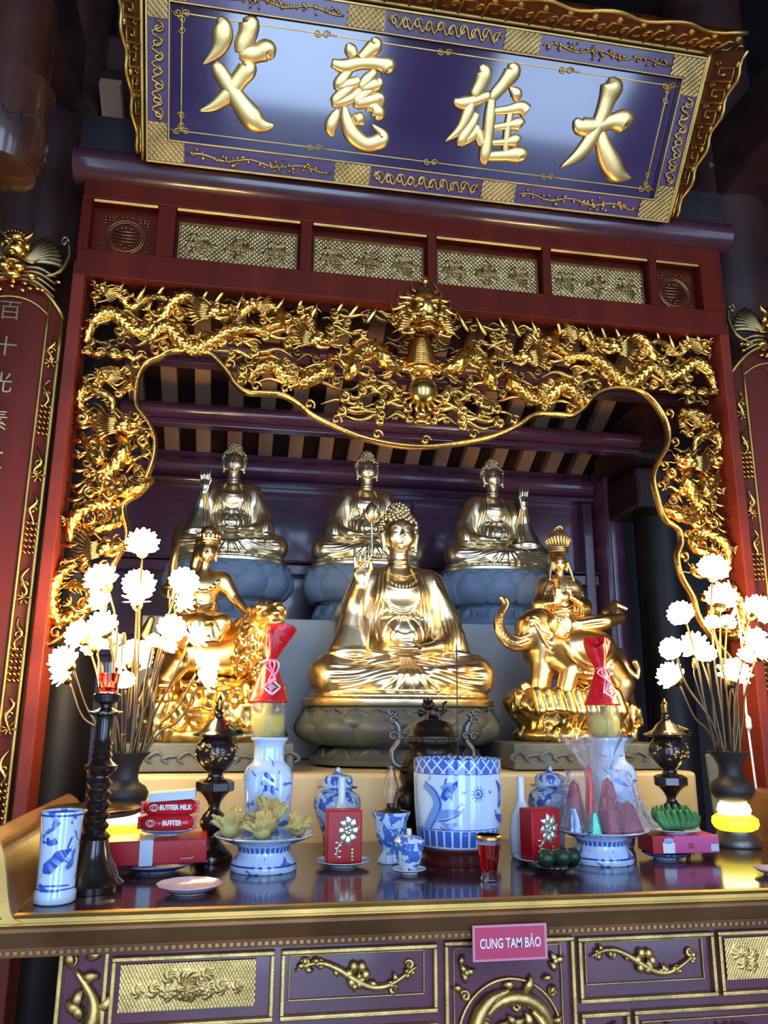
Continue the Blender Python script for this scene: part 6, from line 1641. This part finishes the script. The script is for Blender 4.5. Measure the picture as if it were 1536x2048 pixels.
# incense bowl
bx, by = -.005, 1.982
t = thing('bowl_stand', 'dark red round wooden stand under the incense bowl', 'stand', (bx, by, TZ))
obj('stand', MB().lathe([(.088, 0), (.090, .008), (.082, .014), (.086, .022), (.100, .030), (.102, .036), (.0, .036)], 48), mat('dark_red_wood', (.10, .015, .012), .25, coat=.4), t, angle=50)
t = thing('incense_bowl', 'large blue and white porcelain incense bowl with dragons and sun', 'bowl', (bx, by, TZ+.0365))
obj('bowl', MB().lathe([(.092, 0), (.096, .003), (.100, .04), (.1045, .09), (.106, .16), (.1065, .197), (.1005, .197), (.100, .17), (0, .165)], 64), BWE, t, angle=50)
obj('ash', MB().lathe([(.1002, .166), (.08, .180), (0, .184)], 40), mat('incense_ash', (.42, .42, .44), .95, bump=.8, bscale=90), t)
rB = .1058
strokes_on('painted_dragon', [[(-.105, .045, .02), (-.085, .075, .024), (-.075, .100, .022), (-.088, .125, .02), (-.115, .140, .016)], [(-.085, .075, .02), (-.06, .078, .018), (-.04, .082, .014), (-.02, .085, .003)], [(-.06, .125, .03), (-.045, .135, .028), (-.035, .145, .012)], [(-.065, .060, .004), (-.05, .052, .010), (-.03, .058, .004)], [(-.03, .09, .002), (-.018, .10, .003), (-.01, .098, .002)]], rB, COBL, t)
strokes_on('painted_dragon_outline', [[(-.062, .110, .014), (-.050, .126, .022), (-.034, .14, .012), (-.028, .15, .004)], [(-.098, .040, .003), (-.078, .072, .004), (-.068, .10, .004), (-.082, .128, .003), (-.11, .148, .002)], [(-.075, .062, .002), (-.05, .066, .003), (-.025, .078, .002), (-.012, .092, .001)], [(.082, .150, .004), (.10, .13, .018), (.105, .11, .022), (.092, .09, .008)], [(.075, .075, .004), (.095, .066, .016), (.12, .06, .02)], [(.072, .085, .002), (.08, .078, .003)], [(-.07, .05, .002), (-.055, .044, .003), (-.038, .048, .002)]], rB, COBALT, t)
su = [[(.022+.0095*math.cos(a), .122+.0095*math.sin(a), .003) for a in np.linspace(0, 2*PI, 13)], [(.022-.004, .122, .008), (.022+.004, .122, .008)]]
for k in range(12): a = k*PI/6; su.append([(.022+.013*math.cos(a), .122+.013*math.sin(a), .002), (.022+.018*math.cos(a+.15), .122+.018*math.sin(a+.15), .0008)])
for q in (-1, 1): su.append([(.022+q*.030, .130, .001), (.022+q*.034, .124, .003), (.022+q*.040, .128, .001)])
strokes_on('painted_sun', su, rB+.0003, COBALT, t)
t = thing('incense_stick', 'tall thin purple incense stick standing in the bowl', 'incense', (bx-.006, by-.03, TZ+.0365+.17))
obj('stick', MB().tube([(0, 0, 0), (.002, .002, .30)], .0016, 6), mat('purple_incense', (.06, .03, .06), .8), t)
t = thing('spent_incense', 'curled white ash spirals of burnt incense in the bowl', 'incense', (bx+.03, by-.02, TZ+.0365+.17))
for k, (cx_, rr_) in enumerate(((-.008, .020), (.0, .012), (.030, .018))):
    b = MB(); b.tube([(cx_+rr_*math.cos(a), .004*k, .004+rr_*1.25*math.sin(a)) for a in np.linspace(-.2, PI+.2, 16)], .0013, 5); obj('ash_curl', b, PAPER, t)
b = MB(); b.tube([(-.02, 0, .0), (-.018, .0, .036), (-.010, 0, .03)], .001, 5)
# bronze censer
t = thing('censer', 'dark bronze tripod censer with tall scrolled handles and lion lid', 'censer', (-.012, 2.205, TZ+.003))
obj('body', MB().lathe([(.02, .118), (.060, .122), (.082, .140), (.092, .168), (.086, .200), (.070, .220), (.062, .228), (.062, .248), (.068, .256), (.068, .260), (0, .260)], 44), BRONZE, t, angle=60)
for a in (-PI/2-1.05, -PI/2+1.05, PI/2):
    b = MB(); ca, sa = math.cos(a), math.sin(a)
    b.tube(spl([(.062*ca, .062*sa, .155), (.092*ca, .092*sa, .120), (.086*ca, .086*sa, .075), (.066*ca, .066*sa, .045), (.070*ca, .070*sa, .022), (.074*ca, .074*sa, .004)], 5), [.022, .032, .024, .014, .015, .020], 12)
    b.ell((.108*ca, .108*sa, .118), (.018, .018, .02)); b.ell((.118*ca, .118*sa, .098), .010); obj('leg', b, BRONZE, t)
for q in (-1, 1):
    b = MB(); b.tube(spl([(q*.070, 0, .19), (q*.106, 0, .205), (q*.112, 0, .235), (q*.094, 0, .262), (q*.096, 0, .300), (q*.112, 0, .322), (q*.100, 0, .338)], 6), [.011, .010, .009, .010, .011, .009, .007], 10, flat=(1, 1.3))
    h_ = obj('handle', b, BRONZEL, t)
    b = MB()
    for cx_, cz2, r_ in ((q*.112, .276, .013), (q*.090, .276, .012), (q*.118, .338, .012), (q*.112, .318, .011)):
        b.tube([(cx_+r_*(1-k/15)*math.cos(k*.6), -.014, cz2+r_*(1-k/15)*math.sin(k*.6)) for k in range(14)], .0035, 6)
    obj('cloud_scroll', b, BRONZEL, h_)
b = MB()
for k in range(6): a = -PI+.3+k*.5; b.ell((.085*math.cos(a), .085*math.sin(a), .19), (.016, .016, .012))
obj('shoulder_boss_row', b, BRONZE, t, kind='stuff')
l_ = obj('lid', MB().lathe([(.066, .260), (.068, .262), (.068, .276), (.060, .280), (.056, .296), (.046, .312), (.034, .318), (0, .320)], 44), BRONZE, t, angle=50)
b = MB(); nk_ = 22
for k in range(nk_):
    a0 = k*2*PI/nk_; w = 2*PI/nk_
    for (u0, v0, u1, v1) in ((.1, 0, .1, 1), (.1, 1, .8, 1), (.8, 1, .8, .3), (.8, .3, .42, .3), (.42, .3, .42, .65), (.1, 0, 1.1, 0)):
        b.tube([(.0692*math.cos(a0+u0*w), .0692*math.sin(a0+u0*w), .263+.010*v0), (.0692*math.cos(a0+u1*w), .0692*math.sin(a0+u1*w), .263+.010*v1)], .0009, 4, up=(0, 0, 1.01))
obj('meander_band', b, mat('pale_brass_meander', (.45, .36, .22), .35, .9), l_)
V = Vol((-.05, -.035, .312), (.05, .035, .385), .0024)
V.e((.004, 0, .336), (.020, .015, .016), k=.008); V.e((-.012, -.008, .358), (.015, .014, .014), k=.008); V.e((-.016, -.020, .354), (.008, .008, .007), k=.004)
for a_, r_ in (((-.018, -.012, .322), .006), ((.016, -.012, .322), .007), ((-.010, .012, .322), .006), ((.02, .01, .322), .007)): V.c((a_[0], a_[1], .318), (a_[0]*.8, a_[1]*.8, .338), r_, k=.005)
V.ch([(.022, 0, .335), (.036, 0, .345), (.032, 0, .360), (.040, 0, .368)], [.007, .006, .005, .003], .004)
for k in range(8): V.e((-.012+.015*math.cos(k*.8), -.002+.008*math.sin(k), .360+.013*math.sin(k*.8)), .0048, k=.003)
V.c((-.034, 0, .330), (-.018, -.008, .340), .005, k=.004); V.e((-.036, -.002, .338), .008, k=.004)
obj('lion_finial', V.mesh('lion_finial'), BRONZE, l_)

# dark dish of green fruit in front
t = plate('glass_dish', 'low dark glass dish holding green fruit, front right of centre', .175, 1.83, TZ, .052, mat('smoked_glass', (.03, .035, .03), .1, coat=.5), h=.012, cat='dish')
for k, (dx, dy, r_) in enumerate(((-.022, -.005, .021), (.018, .0, .022), (.048, .014, .020))):
    t = thing('green_fruit', ('dark green round fruit on the low dish, %s' % ('left one', 'middle one', 'right one')[k]), 'fruit', (.178+dx, 1.83+dy, TZ+.0085+r_*.9), group='green fruit on the low dish')
    obj('fruit', MB().lathe([(0, -r_*.9), (r_*.6, -r_*.78), (r_, -.1*r_), (r_*.85, r_*.5), (r_*.4, r_*.82), (0, r_*.75)], 20, amp=.03, lob=5), DGREEN, t)
    obj('stalk', MB().tube([(0, 0, r_*.7), (.002, 0, r_*1.05)], .0016, 5), DGREEN, t)

# foil-wrapped sweets in cellophane on the right stand
sx_, sy_ = .333, 1.925; sz = TZ+.0665
def cone(x, y, z, r, h, m, lab, tilt=(0, 0, 0), sq=None):
    t = thing('wrapped_sweet', lab, 'sweets', (x, y, z), tilt, group='foil-wrapped sweets under cellophane')
    mb = MB().lathe([(r, 0), (r*1.0, .003), (r*.93, h*.12), (r*.84, h*.28), (r*.72, h*.45), (r*.60, h*.62), (r*.47, h*.78), (r*.36, h*.92), (r*.1, h*.99), (0, h)], 22, sq=sq, amp=.05, lob=6)
    v_ = mb.v[0]; g_ = np.random.default_rng(int(r*1e5+h*1e4)); v_[44:, :2] *= 1+.10*(g_.random((len(v_)-44, 1))-.5); v_[44:-22, 2] += h*.02*(g_.random(len(v_)-66)-.5)
    obj('foil', mb, m, t, angle=25)
cone(sx_+.062, sy_-.020, sz+.001, .038, .068, FOILR, 'dark magenta foil cone at the right front of the sweet stand')
cone(sx_+.004, sy_-.042, sz+.001, .030, .085, FOILR, 'dark magenta foil cone at the front middle of the sweet stand')
cone(sx_-.074, sy_-.016, sz+.001, .021, .058, FOILB, 'silver-blue foil sweet at the left of the sweet stand', sq=4)
cone(sx_-.040, sy_-.058, sz+.001, .016, .052, FOILG, 'small green foil sweet at the front of the sweet stand', sq=4)
cone(sx_-.045, sy_+.042, sz, .030, .115, FOILR, 'magenta foil cone at the back left of the sweet stand')
cone(sx_+.045, sy_+.045, sz, .034, .118, FOILR, 'magenta foil cone at the back right of the sweet stand')
cone(sx_-.020, sy_+.004, sz+.001, .017, .150, FOILO, 'tall orange-red foil twist in the middle of the sweet stand')
t = thing('cellophane_wrap', 'crinkled clear cellophane wrap tied over the sweets on the right stand', 'wrapping', (sx_, sy_, sz+.0125))
b = MB(); n, m_ = 88, 40; rr = np.random.default_rng(4); V_ = []
for j in range(m_):
    u = j/(m_-1); z = .205*u
    w = .094*(1-u*1.0)**.8+.030; 
    if u > .62: w = .034+.050*((u-.62)/.38)**1.2
    for i in range(n):
        a = i*2*PI/n; k = w*(1+.07*math.sin(7*a+5*u)+.05*math.sin(13*a-9*u)+.04*math.sin(23*a+3*u)+.05*(rr.random()-.5))
        V_.append((k*math.cos(a), k*math.sin(a)*.9, z+.008*math.sin(5*a)*(u > .8)))
f = [(j*n+i, j*n+(i+1) % n, (j+1)*n+(i+1) % n, (j+1)*n+i) for j in range(m_-1) for i in range(n)]
b.add(V_, f); o = obj('film', b, FILM, t)
sd_ = o.modifiers.new('thickness', 'SOLIDIFY'); sd_.thickness = .0006

# banana plate on the pink biscuit box
plate('plate', 'blue and white plate under the pink biscuit box', .505, 1.945, TZ, .055, bpy.data.materials['blue_rim_plate'], h=.013)
t = thing('biscuit_box', 'long pink and red biscuit box with blue COSY badge', 'box', (.548, 1.955, TZ+.0145), (0, 0, R(-3)))
obj('carton', MB().box((0, 0, .0205), (.170, .085, .040)), PINK, t, smooth=False, bevel=.002)
obj('red_end_panel', MB().box((-.058, 0, .0205), (.0545, .0858, .0405)), REDBOX, t, smooth=False)
obj('white_photo_panel', MB().box((-.045, -.0432, .0135), (.030, .0012, .024)), PAPER, t, smooth=False)
b = MB(); b.lathe([(0, 0), (.0125, 0), (.0125, .0012), (0, .0012)], 24, tilt=(R(90), 0, 0), sxy=(1, .55)); badge = obj('blue_badge', b, COBALT, t, smooth=False, loc=(-.045, -.0432, .030))
text('COSY', .0095, PAPER, t, (-.045, -.0448, .0298), bold=.0003, res=2, ext=.0003)
obj('pale_label', MB().box((.072, -.0432, .013), (.020, .0012, .016)), LBLUE, t, smooth=False)
obj('print_square', MB().box((.012, -.0428, .018), (.014, .001, .012)), mat('dark_pink_print', (.35, .03, .12), .4), t, smooth=False)
plate('plate', 'white plate holding green bananas on the pink box', .540, 1.955, TZ+.0555, .062, PORC, h=.010)
bn = thing('banana_hand', 'hand of small green bananas on the white plate, right side', 'fruit', (.540, 1.955, TZ+.064))
b0 = MB(); b0.ell((0, .012, .012), (.022, .016, .012)); obj('crown', b0, GREEN, bn)
k = 0
for row in range(2):
    for i in range(8 if row == 0 else 7):
        a = -1.25+i*2.5/7; b = MB(); y_ = -.018+.022*row; hh = .042 if row == 0 else .052
        P = spl([(.018*math.sin(a), .008, .010), (.036*math.sin(a), y_-.008, .012+.010*row), (.052*math.sin(a), y_-.006, hh*.62), (.050*math.sin(a), y_, hh*(1.0+.12*math.cos(a)))], 4)
        b.tube(P, [.005, .0098, .0105, .0095, .0035], 8); obj('banana', b, GREEN, bn)
# sliver of another plate at the right edge
plate('plate', 'violet-tinted small plate at the right edge of the table', .640, 1.722, TZ, .040, CLOTH, h=.012)
# brass disc on a dark pedestal behind the candlestick, and leaning board
_d = at(187, 1607, 1.93)
t = thing('brass_disc_stand', 'dark round stand with wide gilt disc top behind the candlestick, left', 'stand', (float(_d[0]), 1.935, TZ))
obj('body', MB().lathe([(.030, 0), (.030, .006), (.012, .012), (.012, .10), (.035, .112), (.090, .120), (.100, .124), (.100, .130), (0, .130)], 44), POT, t, angle=50)
obj('gilt_top', MB().lathe([(.100, .1302), (.102, .134), (.094, .137), (.07, .135), (.066, .138), (.03, .135), (0, .137)], 44), BRASS, t, angle=60)
t = thing('leaning_board', 'grey rounded board leaning behind the right lotus lamp', 'board', (.862, 2.20, TZ+.002), (R(-6), 0, 0))
obj('board', MB().box((0, .006, .116), (.11, .010, .226)), BOARDG, t, smooth=False, bevel=.006)

# ---------------------------------------------------------------- lotus lamps
def bloom_mesh(r):
    b = MB(); 
    for ring, (n, el, L, w) in enumerate(((10, -.3, 1.0, .66), (10, .15, 1.05, .66), (9, .60, 1.0, .62), (6, 1.1, .95, .5))):
        for i in range(n):
            a = (i+.5*ring)*2*PI/n; d = np.array([math.cos(a)*math.cos(el), math.sin(a)*math.cos(el), math.sin(el)]); s_ = np.array([-math.sin(a), math.cos(a), 0]); up_ = np.cross(d, s_)*-1
            P = []
            for u, ww, bb in ((.12, .25, -.0), (.45, .85, -.10), (.74, .98, -.06), (.93, .74, .02), (1.05, .22, .06)):
                c_ = d*u*L+np.array([0, 0, 1])*bb; P += [c_-s_*ww*w*.5, c_+s_*ww*w*.5]
            P = np.array(P)*r; q = P+d*0-np.array([0, 0, .03*r])
            f = [(2*j, 2*j+1, 2*j+3, 2*j+2) for j in range(4)]
            b.add(P, f); b.add(q, [x[::-1] for x in f])
    b.ell((0, 0, 0), r*.55, n=10, m=6)
    me = bpy.data.meshes.new('bloom'); me.from_pydata(np.vstack(b.v).tolist(), [], b.f); me.materials.append(LOTUSE); me.polygons.foreach_set('use_smooth', np.ones(len(me.polygons), bool)); return me
BL = bloom_mesh(.036)
CAL = MB().lathe([(.004, -.034), (.012, -.028), (.016, -.018), (.012, -.012)], 10); calm = bpy.data.meshes.new('calyx'); calm.from_pydata(np.vstack(CAL.v).tolist(), [], CAL.f); calm.materials.append(BRASS)
STEM = mat('brown_gilt_stem', (.16, .10, .05), .35, .8)
def lamp(x, y, lab, fl, Y0):
    t = thing('lotus_lamp', lab, 'lamp', (x, y, TZ), group='lotus flower lamps')
    obj('foot', MB().lathe([(.060, 0), (.062, .006), (.056, .020), (.048, .030), (.046, .038), (0, .038)], 36), BRONZEL, t, angle=50)
    obj('glowing_skirt', MB().lathe([(.040, .038), (.054, .044), (.060, .056), (.058, .070), (.046, .078), (.040, .080)], 40, amp=.03, lob=8), AMBER, t)
    obj('glowing_bulb', MB().lathe([(.040, .079), (.044, .090), (.040, .104), (.034, .110), (0, .110)], 36), AMBERC, t)
    obj('vase', MB().lathe([(.030, .110), (.044, .118), (.056, .134), (.058, .148), (.050, .162), (.034, .172), (.030, .184), (.032, .205), (.042, .226), (.054, .238), (.056, .242), (.050, .242), (.028, .20), (0, .19)], 40), POT, t, angle=60)
    rr = random.Random(len(fl)); base = np.array([x, y, TZ])
    for k, (px, py, sz_) in enumerate(fl):
        dy = rr.uniform(-.06, .07); p = at(px, py, y+dy)-base; sc_ = sz_*mpp(p+base)/.070
        out = np.array([p[0], dy*1.5-.25*.1, .14]); out /= np.linalg.norm(out)
        q = Vector(out).to_track_quat('Z', 'Y').to_euler()
        o = obj('lotus_bloom', BL, None, t, smooth=False, loc=tuple(p), rot=q); o.scale = (sc_,)*3
        c_ = obj('calyx', calm, None, o, smooth=False)
        tail = p-out*.030*sc_
        mth = np.array([p[0]*.16+.012*math.cos(k*2.1), .018*math.sin(k*1.7), .20])
        mid1 = mth+np.array([p[0]*.25, dy*.3, (p[2]-.2)*.38]); mid2 = tail-out*.05+np.array([0, 0, -.05-.02*rr.random()])
        st = MB().tube(spl([mth, mid1, mid2, tail], 7), [.0035, .003, .0028, .0028], 7)
        obj('stem', st, STEM, t)
    for k in range(2):
        p = at(x*0+(1 if x > 0 else 0)*0+ (fl[0][0]+(-38 if k else 22)), fl[0][1]+190, y)-base
        b = MB(); b.ell(p, (.008, .006, .018)); b.tube(spl([p, p+(0, 0, -.05), (p[0]*.3, .0, .22)], 5), .002, 6); obj('gilt_bud', b, STEM, t)
LF = [(285, 1088, 62), (203, 1160, 64), (200, 1203, 44), (278, 1170, 62), (274, 1196, 54), (367, 1165, 58), (366, 1206, 48), (160, 1270, 56), (205, 1252, 60), (185, 1290, 44), (222, 1282, 40), (128, 1322, 58), (125, 1352, 44), (268, 1315, 70), (250, 1362, 38), (343, 1258, 56), (392, 1275, 52), (336, 1292, 36), (308, 1283, 30), (412, 1330, 54), (412, 1358, 44)]
RF = [(1427, 1138, 58), (1443, 1196, 60), (1425, 1246, 32), (1455, 1246, 32), (1362, 1228, 50), (1515, 1220, 58), (1343, 1298, 44), (1388, 1292, 56), (1412, 1308, 40), (1342, 1352, 54), (1468, 1348, 64), (1508, 1282, 56), (1525, 1305, 48), (1492, 1312, 34)]
lamp(-.800, 2.12, 'glowing lotus flower lamp in a brown vase on the left', LF, 2.12)
lamp(.800, 2.10, 'glowing lotus flower lamp in a brown vase on the right', RF, 2.10)
# white flex hanging beside the right lamp
t = thing('power_cable', 'white power cable hanging behind the right lotus lamp', 'cable', tuple(at(1475, 1400, 2.26)))
c0 = np.array(t.location); P = [(1456, 1160), (1466, 1195), (1478, 1240), (1484, 1300), (1488, 1360), (1492, 1420), (1502, 1500), (1514, 1590), (1520, 1625)]
obj('flex', MB().tube(spl([at(a, c_, 2.26)-c0 for a, c_ in P], 4), .0035, 7), WHITEC, t)
b = MB(); p = at(1497, 1445, 2.255)-c0; b.lathe([(.006, -.02), (.009, -.012), (.008, .012), (.002, .022)], 12, tuple(p)); p = at(1468, 1225, 2.255)-c0; b.box(p, (.012, .008, .03), (0, .5, 0)); obj('inline_switch', b, WHITEC, t)
